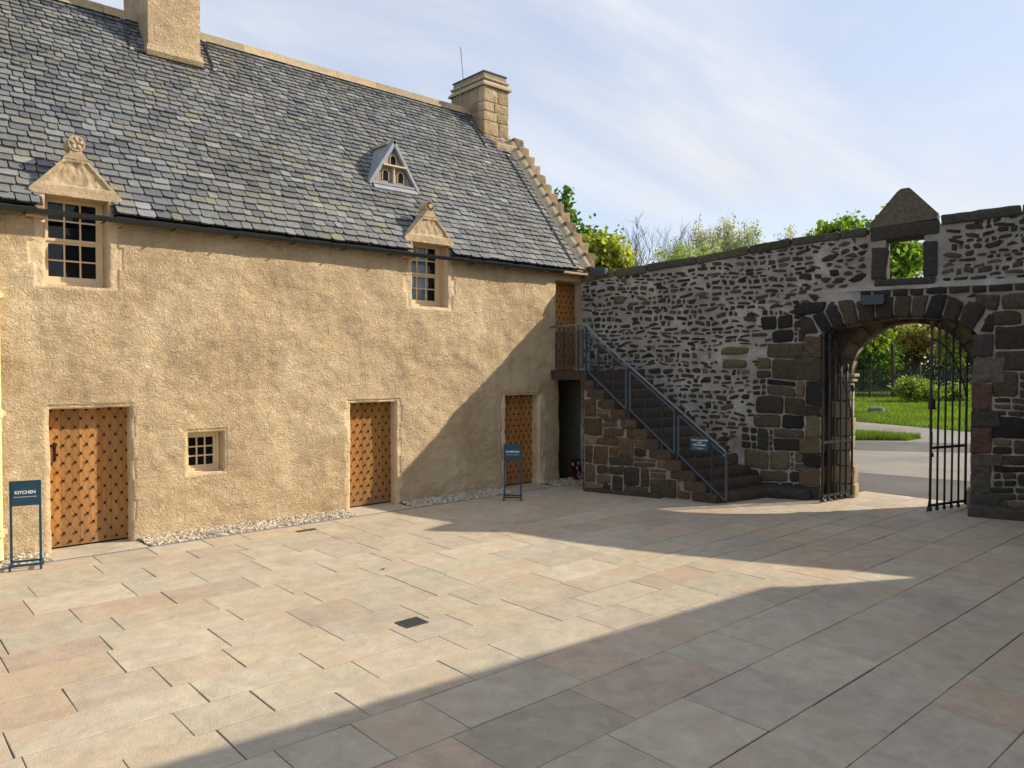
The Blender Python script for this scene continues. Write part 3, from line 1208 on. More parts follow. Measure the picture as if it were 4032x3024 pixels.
# gable with crow steps
def crow_gable():
    m = MB()
    BY = 2 * RY - FY
    gable = [(FY + 0.28, -0.05), (BY, -0.05), (BY, 4.4), (RY, RZ - 0.1), (FY + 0.28, 4.62)]
    m.prism(gable, lambda u, v_: (12.105, u, v_), lambda u, v_: (12.44, u, v_))
    g = m.build('gable', M_harl, house)
    a = g.data.attributes.new('rough', 'FLOAT', 'POINT')
    a.data.foreach_set('value', np.ones(len(g.data.vertices), dtype=np.float32))
    n = 13
    y0, y1 = 11.30, 13.82
    for k in range(n):
        ya = y0 + (y1 - y0) * k / n
        yb = y0 + (y1 - y0) * (k + 1) / n + 0.10
        zt = EZ + PITCH_T * (yb - EY) - 0.03
        zb = zt - 0.32
        c = jit((0.33, 0.255, 0.155) if random.random() > 0.4 else (0.21, 0.165, 0.11), 0.18)
        s = MB()
        s.rbox(Matrix.Translation((12.29, (ya + yb) / 2, (zt + zb) / 2)) @ Matrix.Rotation(random.uniform(-0.03, 0.03), 4, 'X'), (0.32, yb - ya - 0.02, zt - zb), 0.026, 0.07, 0.022, 9, c)
        s.build('crow_step', M_sand, g, True)
    f = MB()
    smax = (RY - EY) * SL
    k = 60
    vs = []
    for i in range(k + 1):
        sp = 0.02 + (smax - 0.9) * i / k
        wdt = 0.075 + 0.02 * fnoise(sp * 4, 0)
        vs += [roofp(12.02 - wdt, sp, 0.028), roofp(12.06, sp, 0.085 + 0.012 * fnoise(sp * 5, 3)), roofp(12.13, sp, 0.14 + 0.012 * fnoise(sp * 6, 7)), roofp(12.13, sp, -0.05)]
    fs = []
    for i in range(k):
        for q in range(3):
            fs.append((4 * i + q, 4 * i + q + 1, 4 * i + q + 5, 4 * i + q + 4))
    f.add(vs, fs, (0.30, 0.265, 0.20))
    f.build('skew_fillet', M_sand, g, True)


crow_gable()


# wall-head dormers
def dormer(idx):
    cx, hw, zb, za, jl, jr = DORM[idx]
    lab = 'rosette' if idx == 0 else 'sun-ray'
    m = MB()
    y0, y1 = FY - 0.035, FY + 0.17
    sc = (0.55, 0.42, 0.27)
    # jamb stones either side of the opening
    o = OPEN[4 + idx]
    for xa, xb in ((o[0] - 0.115, o[0]), (o[1], o[1] + 0.085)):
        m.rbox(Matrix.Translation(((xa + xb) / 2, y0 + 0.155, 4.56)), (xb - xa, 0.31, 0.24), 0.012, 0.05, 0.006, 9, jit(sc, 0.06))
    m.rbox(Matrix.Translation((cx, FY + 0.125, zb + 0.012)), (o[1] - o[0] + 0.16, 0.30, 0.05), 0.006, 0.1, 0.002, 9, sc)
    # the pediment, one carved slab, front face uneven
    nu, nv = 40, 26
    nk = 0.075
    top = za - 0.02
    zs = zb - 0.005
    P = []
    def half(z):
        if z < zb + 0.055:
            return hw - 0.035 + 0.035 * min(1, (z - zs) / 0.03)
        f = (z - zb - 0.055) / (top - zb - 0.055)
        return hw + (nk - hw) * (f ** 0.94)
    vs = []
    for j in range(nv + 1):
        z = zs + (top - zs) * j / nv
        h = half(z)
        for i in range(nu + 1):
            u = -1 + 2 * i / nu
            x = cx + u * h
            border = min((1 - abs(u)) * h, (z - zs) if z - zs > 0.14 else 0.0)
            inner = 1.0 if (border > 0.05 and z < top - 0.13) else 0.0
            d = inner * (0.022 + 0.016 * fnoise(x * 14, z * 9, idx * 7) + 0.010 * fnoise(x * 30, z * 22, 3))
            d += 0.004 * fnoise(x * 8, z * 8, 5)
            vs.append((x, y0 - 0.01 + d, z))
    fs = [(j * (nu + 1) + i, j * (nu + 1) + i + 1, (j + 1) * (nu + 1) + i + 1, (j + 1) * (nu + 1) + i) for j in range(nv) for i in range(nu)]
    b = len(vs)
    ring = [(0, i) for i in range(nu)] + [(j, nu) for j in range(nv)] + [(nv, i) for i in range(nu, 0, -1)] + [(j, 0) for j in range(nv, 0, -1)]
    for (j, i) in ring:
        p = vs[j * (nu + 1) + i]
        vs.append((p[0], y1, p[2]))
    for q in range(len(ring)):
        a0 = ring[q][0] * (nu + 1) + ring[q][1]
        r2 = ring[(q + 1) % len(ring)]
        a1 = r2[0] * (nu + 1) + r2[1]
        fs.append((a1, a0, b + q, b + (q + 1) % len(ring)))
    m.add(vs, fs, sc)
    dm = small_part(m, 'dormer', M_sand, house, True, 42)
    # finial
    f = MB()
    r = 0.105 if idx == 0 else 0.092
    cz = za + r * 1.02
    nk_ = [(cx - 0.16, za - 0.10), (cx + 0.16, za - 0.10), (cx + 0.085, za - 0.03), (cx + 0.058, za + 0.04), (cx - 0.058, za + 0.04), (cx - 0.085, za - 0.03)]
    f.prism(nk_, lambda u, v_: (u, y0 - 0.016, v_), lambda u, v_: (u, y1 - 0.01, v_), sc)
    f.tube([(cx, y0 - 0.015, cz), (cx, y1 + 0.02, cz)], r, 28, sc)
    if idx == 0:
        ring_pts = [(cx + (r - 0.014) * math.cos(a), y0 - 0.018, cz + (r - 0.014) * math.sin(a)) for a in np.linspace(0, 2 * math.pi, 29)]
        f.tube(ring_pts, 0.012, 6, sc)
        for k in range(5):
            a = R(90 + 72 * k)
            c = V((cx + 0.052 * math.cos(a), y0 - 0.018, cz + 0.052 * math.sin(a)))
            M = Matrix.Translation(c) @ Matrix.Rotation(-a, 4, 'Y')
            pv, pf = [], []
            for rr in range(4):
                ph = rr / 3 * math.pi / 2
                for q in range(10):
                    th = 2 * math.pi * q / 10
                    pv.append(M @ V((0.036 * math.cos(ph) * math.cos(th), -0.022 * math.sin(ph), 0.028 * math.cos(ph) * math.sin(th))))
            for rr in range(3):
                for q in range(10):
                    pf.append((rr * 10 + q, rr * 10 + (q + 1) % 10, (rr + 1) * 10 + (q + 1) % 10, (rr + 1) * 10 + q))
            f.add(pv, pf, sc)
    else:
        for k in range(12):
            a = 2 * math.pi * k / 12
            p = V((cx + 0.045 * math.cos(a), y0 - 0.018, cz + 0.045 * math.sin(a)))
            q = V((cx + 0.083 * math.cos(a), y0 - 0.018, cz + 0.083 * math.sin(a)))
            f.bar(p, q, 0.012, 0.016, (0.12, 0.085, 0.05), side=(0, 1, 0))
        f.tube([(cx, y0 - 0.03, cz), (cx, y0 - 0.01, cz)], 0.042, 14, sc)
    small_part(f, 'finial', M_sand, dm, True, 40)
    # little slated roof running back into the main roof
    s = MB()
    yb = FY + (za - 0.05 - EZ) / PITCH_T + 0.0
    for sg in (-1, 1):
        for k in range(3):
            f0, f1 = k / 3, (k + 1) / 3 + 0.06
            za0, za1 = zb + 0.0 + (za - 0.05 - zb) * f0, zb + 0.0 + (za - 0.05 - zb) * min(f1, 1)
            xa0, xa1 = cx + sg * (hw - 0.05) * (1 - f0), cx + sg * (hw - 0.05) * (1 - min(f1, 1))
            ye = FY + 0.75
            lift = 0.02
            vs = [(xa0, y1 + 0.002, za0 + lift), (xa0, ye, za0 + lift), (xa1, ye, za1 + 0.004), (xa1, y1 + 0.002, za1 + 0.004), (xa0, y1 + 0.002, za0 - 0.01), (xa0, ye, za0 - 0.01)]
            fsx = [(0, 1, 2, 3), (4, 5, 1, 0)]
            s.add(vs, fsx, jit((0.10, 0.105, 0.12), 0.2))
        # cheek
        xk = cx + sg * (hw - 0.10)
        s.add([(xk, y1, 4.4), (xk, FY + 0.7, 4.4), (xk, FY + 0.7, zb + 0.04), (xk, y1, zb + 0.04)], [(0, 1, 2, 3)], (0.09, 0.09, 0.1))
    s.prism([(-0.06, -0.05), (0, 0.035), (0.06, -0.05)], lambda u, v_: (cx + u, y1 + 0.004, za - 0.03 + v_), lambda u, v_: (cx + u, FY + 0.72, za - 0.03 + v_), (0.44, 0.34, 0.22), 1)
    s.build('dormer_roof', [M_slate, M_sand], dm)


dormer(0)
dormer(1)


# windows
def sash_window(x0, x1, z0, z1, y, cols, rows, sash=True, blind=None, deep=0.0):
    m = MB()
    fw = 0.045
    m.box((x0, y, z0), (x0 + fw, y + 0.07, z1))
    m.box((x1 - fw, y, z0), (x1, y + 0.07, z1))
    m.box((x0 + fw, y, z1 - fw), (x1 - fw, y + 0.07, z1))
    sillh = 0.05
    m.box((x0 + fw, y, z0), (x1 - fw, y + 0.07, z0 + sillh))
    ix0, ix1, iz0, iz1 = x0 + fw, x1 - fw, z0 + sillh, z1 - fw
    halves = [(iz0, (iz0 + iz1) / 2, 0.022), ((iz0 + iz1) / 2, iz1, 0.004)] if sash else [(iz0, iz1, 0.01)]
    panes = []
    rr = rows // len(halves)
    for hi, (a, b, dy) in enumerate(halves):
        yy = y + 0.012 + dy
        sw = 0.034
        bot = 0.075 if (sash and hi == 0) else 0.036
        m.box((ix0 + 0.001, yy, a), (ix0 + sw, yy + 0.035, b))
        m.box((ix1 - sw, yy, a), (ix1 - 0.001, yy + 0.035, b))
        m.box((ix0 + sw, yy, a), (ix1 - sw, yy + 0.035, a + bot))
        m.box((ix0 + sw, yy, b - 0.034), (ix1 - sw, yy + 0.035, b))
        gx0, gx1, gz0, gz1 = ix0 + sw, ix1 - sw, a + bot, b - 0.034
        bw = 0.020
        for c in range(1, cols):
            xx = gx0 + (gx1 - gx0) * c / cols
            m.box((xx - bw / 2, yy + 0.004, gz0), (xx + bw / 2, yy + 0.030, gz1))
        for r_ in range(1, rr):
            z = gz0 + (gz1 - gz0) * r_ / rr
            for c in range(cols):
                xa = gx0 + (gx1 - gx0) * c / cols + (bw / 2 if c else 0)
                xb = gx0 + (gx1 - gx0) * (c + 1) / cols - (bw / 2 if c < cols - 1 else 0)
                m.box((xa, yy + 0.005, z - bw / 2), (xb, yy + 0.029, z + bw / 2))
        panes.append((gx0, gx1, gz0, gz1, yy + 0.018))
    wn = m.build('window', M_win, house)
    g = MB()
    for (a, b, c, d, yy) in panes:
        k = 6
        vs, fs = [], []
        for j in range(k + 1):
            for i in range(k + 1):
                vs.append((a + (b - a) * i / k, yy + 0.0015 * fnoise(i * 1.7, j * 1.9, a), c + (d - c) * j / k))
        for j in range(k):
            for i in range(k):
                fs.append((j * (k + 1) + i, j * (k + 1) + i + 1, (j + 1) * (k + 1) + i + 1, (j + 1) * (k + 1) + i))
        g.add(vs, fs)
    g.build('pane', M_glass, wn, True)
    s = MB()
    s.rbox(Matrix.Translation(((x0 + x1) / 2, y + 0.005, z0 - 0.012)), (x1 - x0 + 0.02, 0.12, 0.03), 0.006, 0.2, 0.001, 9, (0.58, 0.46, 0.30))
    s.build('sill', M_sand if sash else M_win, wn, True)
    d = MB()
    yb = y + 0.19
    d.box((x0 - 0.2, yb, z0 - 0.2), (x1 + 0.2, yb + 0.02, z1 + 0.0))
    d.box((x0 - 0.2, y + 0.08, z0 - 0.22), (x1 + 0.2, yb, z0 - 0.2))
    d.build('dark_room', M_dark, wn)
    if blind:
        bl = MB()
        for (xa, xb, za_, zb_) in blind:
            bl.box((xa, y + 0.12, za_), (xb, y + 0.13, zb_))
        bl.build('blind', M_blind, wn)
    return wn


sash_window(2.035, 2.765, 3.515, 4.70, FY + 0.24, 3, 4)
sash_window(7.705, 8.485, 3.535, 4.70, FY + 0.24, 3, 4, True, [(7.75, 8.30, 3.6, 4.63)])
sash_window(3.80, 4.32, 0.88, 1.46, FY + 0.21, 3, 3, False)


# studded doors
def studded_door(x0, x1, z0, z1, y, handle=None):
    m = MB()
    n = max(4, int(round((x1 - x0) / 0.205)))
    wds = [random.uniform(0.8, 1.2) for _ in range(n)]
    tot = sum(wds)
    x = x0
    for wv in wds:
        xe = x + (x1 - x0) * wv / tot
        k = random.uniform(0.75, 1.15)
        m.box((x + 0.0012, y, z0), (xe - 0.0012, y + 0.05, z1), (k, k * random.uniform(0.94, 1.03), k * random.uniform(0.85, 1.05)))
        x = xe
    m.box((x0, y + 0.01, z0), (x1, y + 0.06, z1), (0.3, 0.25, 0.2))
    dx, dz = 0.142, 0.118
    cs = []
    r_ = 0
    z = z1 - 0.075
    while z > z0 + 0.04:
        xx = x0 + 0.07 + (dx / 2 if r_ % 2 else 0) - (dx if r_ % 2 else 0)
        while xx < x1 - 0.015:
            if xx > x0 + 0.015:
                cs.append((xx, z))
            xx += dx
        z -= dz
        r_ += 1
    S = set((round(a, 3), round(b, 3)) for a, b in cs)
    for (a, b) in cs:
        for sg in (-1, 1):
            t = (a + sg * dx / 2, b - dz)
            if (round(t[0], 3), round(t[1], 3)) in S:
                m.bar((a, y - 0.0006, b), (t[0], y - 0.0006, t[1]), 0.003, 0.0016, (0.30, 0.25, 0.2), 0, side=V((t[0] - a, 0, t[1] - b)).cross(V((0, 1, 0))))
    for (a, b) in cs:
        s = 0.0140
        hgt = 0.024
        q = 0.008
        jx, jz = random.uniform(-0.002, 0.002), random.uniform(-0.002, 0.002)
        vs = [(a - s, y, b - s), (a + s, y, b - s), (a + s, y, b + s), (a - s, y, b + s), (a - s + jx, y - 0.012, b - s + jz), (a + s, y - 0.012, b - s), (a + s + jx, y - 0.012, b + s + jz), (a - s, y - 0.012, b + s),
              (a - q, y - hgt, b - q), (a + q, y - hgt, b - q), (a + q, y - hgt, b + q), (a - q, y - hgt, b + q)]
        m.add(vs, [(0, 1, 5, 4), (1, 2, 6, 5), (2, 3, 7, 6), (3, 0, 4, 7), (4, 5, 9, 8), (5, 6, 10, 9), (6, 7, 11, 10), (7, 4, 8, 11), (8, 9, 10, 11)], (1, 1, 1), 1)
    d = m.build('door', [M_oak, M_stud], house)
    if handle:
        hx, hz = handle
        h = MB()
        h.box((hx - 0.018, y - 0.014, hz - 0.10), (hx + 0.018, y, hz + 0.10))
        h.tube([(hx, y - 0.012, hz + 0.075), (hx, y - 0.05, hz + 0.06), (hx, y - 0.055, hz), (hx, y - 0.05, hz - 0.06), (hx, y - 0.012, hz - 0.075)], 0.009, 6)
        h.tube([(hx, y - 0.014, hz + 0.12), (hx, y - 0.03, hz + 0.12)], 0.03, 10)
        h.build('handle', M_stud, d)
    return d


studded_door(2.03, 3.06, 0.03, 1.93, FY + 0.20, (2.14, 1.28))
studded_door(6.42, 7.40, 0.03, 1.86, FY + 0.20)
studded_door(9.89, 10.87, 0.03, 1.89, FY + 0.22)
studded_door(11.30, 12.14, 2.37, 4.26, FY + 0.25)
# lintels over the doors
def lintel(c, size, r, amp, col, name='lintel'):
    m = MB()
    m.rbox(Matrix.Translation(c), size, r, 0.08, amp, 9, col)
    m.build(name, M_sand, house, True)


lintel((11.68, FY + 0.10, 4.315), (0.86, 0.24, 0.15), 0.02, 0.008, (0.44, 0.31, 0.18))
lintel((11.7, FY - 0.01, 4.41), (0.86, 0.30, 0.05), 0.012, 0.005, (0.50, 0.38, 0.23), 'eaves_stone')
lintel((6.90, FY + 0.075, 1.835), (0.90, 0.16, 0.035), 0.012, 0.004, (0.60, 0.47, 0.30))
for q in range(2):
    o = OPEN[4 + q]
    lintel((o[0] - 0.10, FY - 0.05, 4.375), (0.24, 0.10, 0.05), 0.015, 0.008, (0.50, 0.38, 0.25), 'corbel')


# gutter, downpipe
def rainwater():
    gy, gz, gr = 11.245, 4.435, 0.062
    m = MB()
    n = 12
    xs = [HX0] + [q for q in np.arange(-3.0, 11.2, 1.8)] + [11.36]
    def ring(x, r, y=gy):
        return [(x, y + r * math.cos(a), gz + r * math.sin(a)) for a in np.linspace(math.pi, 2 * math.pi, n)]
    for xa, xb in zip(xs[:-1], xs[1:]):
        for (p, q, r, th) in ((xa, xb, gr, 0.006), (xa, xa + 0.07, gr + 0.007, 0.004)):
            o1, o2 = ring(p, r), ring(q, r)
            i1, i2 = ring(p, r - th), ring(q, r - th)
            vs = o1 + o2 + i1 + i2
            fs = []
            for k in range(n - 1):
                fs.append((k, k + 1, n + k + 1, n + k))
                fs.append((2 * n + k + 1, 2 * n + k, 3 * n + k, 3 * n + k + 1))
            fs += [(0, n, 3 * n, 2 * n), (n - 1, 2 * n + n - 1, 3 * n + n - 1, 2 * n - 1)]
            m.add(vs, fs)
    e = ring(11.36, gr)
    m.add(e, [tuple(range(n))])
    x = -3.6
    while x < 11.2:
        m.box((x - 0.012, gy - 0.0, gz - 0.07), (x + 0.012, FY + 0.01, gz - 0.058))
        m.box((x - 0.012, gy - gr - 0.004, gz - 0.062), (x + 0.012, gy + 0.01, gz - 0.05))
        x += 0.9
    small_part(m, 'gutter', M_gutter, house, True, 35)
    d = MB()
    px, py = 1.462, 11.31
    d.tube([(px, gy, gz - 0.05), (px, gy + 0.03, gz - 0.18), (px, py, gz - 0.40), (px, py, 0.10)], 0.055, 16)
    for z in (0.33, 1.82, 3.3):
        d.tube([(px, py, z), (px, py, z + 0.07)], 0.066, 16)
        d.tube([(px, py, z - 0.012), (px, py, z)], 0.075, 16)
        d.tube([(px, py, z + 0.07), (px, py, z + 0.082)], 0.075, 16)
        d.box((px - 0.11, py + 0.05, z + 0.005), (px + 0.11, py + 0.075, z + 0.065))
    d.tube([(px, py, 0.10), (px, py - 0.02, 0.05), (px, py - 0.09, 0.0)], 0.055, 16)
    small_part(d, 'downpipe', M_pipe, house, True, 40)


rainwater()


# dovecote dormer
def dovecote():
    yf = 12.26
    xl, xr, xa = 7.34, 8.38, 7.86
    zb, za = 5.83, 6.62
    m = MB()
    # boarded front
    m.prism([(xl + 0.09, zb + 0.03), (xr - 0.09, zb + 0.03), (xa, za - 0.10)], lambda u, v_: (u, yf, v_), lambda u, v_: (u, yf + 0.03, v_), (1, 1, 1))
    for k in range(-4, 5):
        x = xa + k * 0.095
        top = zb + (za - 0.10 - zb) * (1 - abs(x - xa) / (0.45))
        if top > zb + 0.06:
            m.box((x - 0.003, yf - 0.001, zb + 0.04), (x + 0.003, yf + 0.005, top - 0.02), (0.25, 0.2, 0.16))
    dv = m.build('dovecote', M_oldwood, house)
    # lead-covered barge boards and roof
    f = MB()
    for sg, xe in ((-1, xl), (1, xr)):
        p0 = V((xe + sg * 0.03, yf - 0.07, zb - 0.02))
        p1 = V((xa, yf - 0.07, za + 0.045))
        back = 0.9
        nrm = V((sg * 0.83, 0, 0.55))
        q = [p0, p1, p1 + V((0, back, 0)), p0 + V((0, back, 0))]
        th = V((-sg * 0.035, 0, -0.045))
        f.add(q + [a + th for a in q], [(0, 1, 2, 3), (7, 6, 5, 4), (0, 4, 5, 1), (1, 5, 6, 2), (2, 6, 7, 3), (3, 7, 4, 0)])
        i0 = V((xe - sg * 0.025, yf - 0.035, zb + 0.0))
        i1 = V((xa, yf - 0.035, za - 0.035))
        f.bar(i0, i1, 0.05, 0.055, side=(0, 1, 0))
    f.box((xl + 0.02, yf - 0.06, zb - 0.025), (xr - 0.02, yf + 0.02, zb + 0.018))
    # apron
    M = Matrix.Translation((0, 0, 0))
    a = [roofp(xl + 0.07, (yf - EY) * SL - 0.12, 0.05), roofp(xr - 0.02, (yf - EY) * SL - 0.12, 0.05), V((xr - 0.02, yf - 0.03, zb - 0.01)), V((xl + 0.07, yf - 0.03, zb - 0.01))]
    b = [p + V((0, 0.02, -0.03)) for p in a]
    f.add(a + b, [(0, 1, 2, 3), (7, 6, 5, 4), (0, 4, 5, 1), (1, 5, 6, 2), (2, 6, 7, 3), (3, 7, 4, 0)])
    f.build('lead_frame', M_lead, dv)
    t = MB()
    t.prism([(-0.07, -0.05), (0, 0.04), (0.07, -0.05)], lambda u, v_: (xa + u, yf + 0.12, za + 0.045 + v_), lambda u, v_: (xa + u, yf + 0.8, za + 0.045 + v_), (0.45, 0.36, 0.24))
    t.build('dovecote_ridge', M_sand, dv)
    # three arched holes with pale surrounds, a ledge and a divider
    for (hx, hz) in ((xa, zb + 0.37), (xa - 0.165, zb + 0.075), (xa + 0.165, zb + 0.075)):
        h = MB()
        def arch(r, leg):
            return [(-r, 0), (-r, leg)] + [(-r * math.cos(a), leg + r * math.sin(a)) for a in np.linspace(0.3, math.pi - 0.3, 7)] + [(r, leg), (r, 0)]
        h.prism(arch(0.058, 0.125), lambda u, v_: (hx + u, yf - 0.006, hz + v_), lambda u, v_: (hx + u, yf + 0.002, hz + v_), (0.02, 0.015, 0.012), 1)
        ar = arch(0.066, 0.125)
        h.tube([(hx + u, yf - 0.008, hz + v_) for u, v_ in ar], 0.009, 5, mat=0)
        h.build('pigeon_hole', [M_win, M_dark], dv)
    s = MB()
    s.box((xa - 0.25, yf - 0.09, zb + 0.335), (xa + 0.25, yf, zb + 0.36))
    s.box((xa - 0.011, yf - 0.05, zb + 0.04), (xa + 0.011, yf, zb + 0.335))
    s.build('ledge', M_win, dv)


dovecote()
adopt(house)
for ch in house.children:
    pass

# ================================================================== COURT WALL
TOPS = [(-0.3, 4.36), (0.06, 4.39), (0.59, 4.46), (2.51, 4.60), (4.29, 4.82), (5.7, 4.89), (6.77, 4.98), (7.95, 5.04), (9.3, 4.95), (11.3, 4.5), (13, 4.4)]


def ztop(t):
    for (a, za), (b, zb) in zip(TOPS[:-1], TOPS[1:]):
        if t <= b:
            return za + (zb - za) * (t - a) / (b - a)
    return TOPS[-1][1]


TEND = 12.6
FO = 0.07                      # how far the arch and pier stand in front of the wall above


def front(t, z):
    return FO * max(0.0, min(1.0, (t - 3.9) / 0.7)) if z < 3.79 else 0.0


ARC_L, ARC_R = 4.94, 7.27
AP = [(4.94, 3.0), (5.08, 3.06), (5.36, 3.15), (5.62, 3.20), (6.1, 3.27), (6.45, 3.275), (6.8, 3.23), (7.05, 3.14), (7.18, 3.07), (7.27, 2.98)]
court = thing('rubble_wall', 'tall rubble stone wall with a gate arch and a small open window', 'wall', tuple(WP(6, 0)))


def build_court_wall():
    m = MB()
    def pr(pts, o0, o1):
        m.prism(pts, lambda u, v_: WP(u, v_, o0), lambda u, v_: WP(u, v_, o1))
    # everything left of the arch and above it lies in one plane
    ts = list(np.linspace(-0.02, 4.35, 10))
    pr([(-0.02, -0.1), (4.35, -0.1)] + [(t, ztop(t) - 0.13) for t in reversed(ts)], 0.0, -0.55)
    # arch part, standing a little proud
    m.prism([(3.9, -0.1), (4.6, -0.1), (4.6, 3.77), (3.9, 3.77)], lambda u, v_: WP(u, v_, -0.004 + FO * (u - 3.9) / 0.7), lambda u, v_: WP(u, v_, -0.5))
    pr([(4.601, -0.1), (ARC_L - 0.06, -0.1)] + [(ARC_L - 0.06, AP[0][1])] + [(a, b + 0.06) for a, b in AP[1:-1]] + [(ARC_R + 0.06, AP[-1][1]), (ARC_R + 0.06, -0.1), (TEND, -0.1), (TEND, 3.77), (4.601, 3.77)], FO, -0.5)
    # outer skin with the round arch
    arc = [(6.3 - 0.97 * math.cos(a), 2.25 + 0.97 * math.sin(a)) for a in np.linspace(0, math.pi, 25)]
    o = m.build('wall_core', M_mortar, court)
    m = MB()
    m.prism([(4.2, -0.1), (5.33, -0.1)] + arc + [(7.27, -0.1), (TEND, -0.1), (TEND, 3.779), (4.2, 3.779)], lambda u, v_: WP(u, v_, -0.501), lambda u, v_: WP(u, v_, -0.93), (0.085, 0.070, 0.046))
    m.build('outer_skin', M_rub, court)
    m = MB()
    # upper part with the window opening
    a, b, c, d = 5.95, 6.545, 3.96, 4.675
    def up(t0, t1, z0, z1=None):
        ts_ = np.linspace(t0, t1, 6)
        top = [(t, (ztop(t) - 0.13) if z1 is None else z1) for t in reversed(ts_)]
        pr([(t0, z0), (t1, z0)] + top, -0.002, -0.60)
    up(4.352, a, 3.781)
    up(b, TEND, 3.781)
    up(a + 0.0005, b - 0.0005, 3.781, c)
    up(a + 0.0005, b - 0.0005, d)
    m.build('wall_head', M_mortar, court)
    # weathered ledge above the arch
    l = MB()
    n = 50
    vs, fs = [], []
    for i in range(n + 1):
        t = 4.55 + (TEND - 4.55) * i / n
        f = min(1.0, max(0.05, (t - 4.6) / 1.0))
        vs += [WP(t, 3.765 + 0.02 * fnoise(t * 3, 1), FO * f + 0.035 * f), WP(t, 3.80 + 0.03 * f + 0.01 * fnoise(t * 4, 3), FO * 0.6 * f), WP(t, 3.81 + 0.075 * f + 0.015 * fnoise(t * 4, 5), -0.004)]
    for i in range(n):
        for q in range(2):
            fs.append((3 * i + q, 3 * i + q + 1, 3 * i + q + 4, 3 * i + q + 3))
    l.add(vs, fs)
    l.build('ledge', M_mortar, court, True)


build_court_wall()


def clip(poly, nx, nz, d):
    """keep nx*x+nz*z <= d"""
    out = []
    for i in range(len(poly)):
        p, q = poly[i], poly[(i + 1) % len(poly)]
        a, b = nx * p[0] + nz * p[1] - d, nx * q[0] + nz * q[1] - d
        if a <= 0:
            out.append(p)
        if (a < 0) != (b < 0) and a != b:
            k = a / (a - b)
            out.append((p[0] + (q[0] - p[0]) * k, p[1] + (q[1] - p[1]) * k))
    return out


def pstone(m, poly, place, base, hgt, col, rough=0.006, soft=0.10):
    """one stone standing a little proud of the mortar"""
    # resample outline
    pts = []
    n = len(poly)
    for i in range(n):
        p, q = poly[i], poly[(i + 1) % n]
        L = math.hypot(q[0] - p[0], q[1] - p[1])
        k = max(1, min(4, int(L / 0.07)))
        for j in range(k):
            f = j / k
            pts.append((p[0] + (q[0] - p[0]) * f, p[1] + (q[1] - p[1]) * f))
    # soften the corners once
    N = len(pts)
    if N < 5:
        return
    sm = []
    for i in range(N):
        a, b, c = pts[i - 1], pts[i], pts[(i + 1) % N]
        sm.append((soft * a[0] + (1 - 2 * soft) * b[0] + soft * c[0] + random.uniform(-rough, rough), soft * a[1] + (1 - 2 * soft) * b[1] + soft * c[1] + random.uniform(-rough, rough)))
    cx = sum(p[0] for p in sm) / N
    cz = sum(p[1] for p in sm) / N
    vs = []
    tx, tz = random.uniform(-0.25, 0.25) * hgt, random.uniform(-0.25, 0.25) * hgt
    for (s, o) in ((1.0, base), (0.985, base + (hgt - base) * 0.72), (0.88, hgt), (0.5, hgt * 1.12)):
        for p in sm:
            x, z = cx + (p[0] - cx) * s, cz + (p[1] - cz) * s
            k = 0.0 if s == 1.0 else (0.30 * hgt * fnoise(x * 13, z * 13, col[0] * 50) + tx * (p[0] - cx) * 4 + tz * (p[1] - cz) * 4)
            vs.append(place(x, z, o + k))
    vs.append(place(cx, cz, hgt * 1.15))
    fs = []
    for r_ in range(3):
        for i in range(N):
            fs.append((r_ * N + i, r_ * N + (i + 1) % N, (r_ + 1) * N + (i + 1) % N, (r_ + 1) * N + i))
    for i in range(N):
        fs.append((3 * N + i, 3 * N + (i + 1) % N, 4 * N))
    m.add(vs, fs, col)


PAL_DARK = [((0.050, 0.042, 0.034), 6), ((0.070, 0.056, 0.042), 4), ((0.098, 0.075, 0.052), 2.2), ((0.080, 0.052, 0.040), 1.0), ((0.034, 0.030, 0.027), 3), ((0.115, 0.096, 0.056), 0.8)]
PAL_BIG = [((0.085, 0.068, 0.047), 4), ((0.135, 0.105, 0.068), 2.4), ((0.048, 0.040, 0.031), 4), ((0.098, 0.064, 0.045), 1.2), ((0.125, 0.108, 0.055), 1.4), ((0.030, 0.027, 0.024), 3)]
PAL_BLACK = [((0.033, 0.029, 0.025), 5), ((0.048, 0.040, 0.033), 3), ((0.075, 0.060, 0.044), 1.4)]


def pick(pal, a=0.15):
    return jit(random.choices([p[0] for p in pal], [p[1] for p in pal])[0], a)


def arch_z(t):
    for (a, za), (b, zb) in zip(AP[:-1], AP[1:]):
        if a <= t <= b:
            return za + (zb - za) * (t - a) / (b - a)
    return 0


def block_left(z):
    return 3.50 + 0.20 * max(0, z - 0.9) + 0.14 * math.sin(z * 5.1) + 0.06 * math.sin(z * 13)


def in_blocks(t, z):
    if z < 3.40 and block_left(z) < t < ARC_L:
        return True
    return z < 3.62 and t > (ARC_R + 0.3 if z < 2.95 else ARC_R + 0.08 + 0.55 * (z - 2.95))


def excluded(t, z):
    if z < 3.1 and ARC_L - 0.30 < t < ARC_R + 0.31:
        return True
    dx_, dz_ = t - 6.12, z - 0.9
    if dz_ > 1.5 and abs(dx_) / dz_ < 0.57 and math.hypot(dx_, dz_) < 2.39 + 0.43 and z < 3.66:
        return True
    if t > 4.9 and 3.63 < z < 3.86:
        return True
    if 5.67 < t < 6.80 and 3.78 < z:
        return True
    if z > ztop(t) - 0.165:
        return True
    if z < 0.0 or t < 0.02:
        return True
    if in_blocks(t, z):
        return True
    if 3.0 < t < 3.66 and 2.37 < z < 2.86:
        return True
    return False


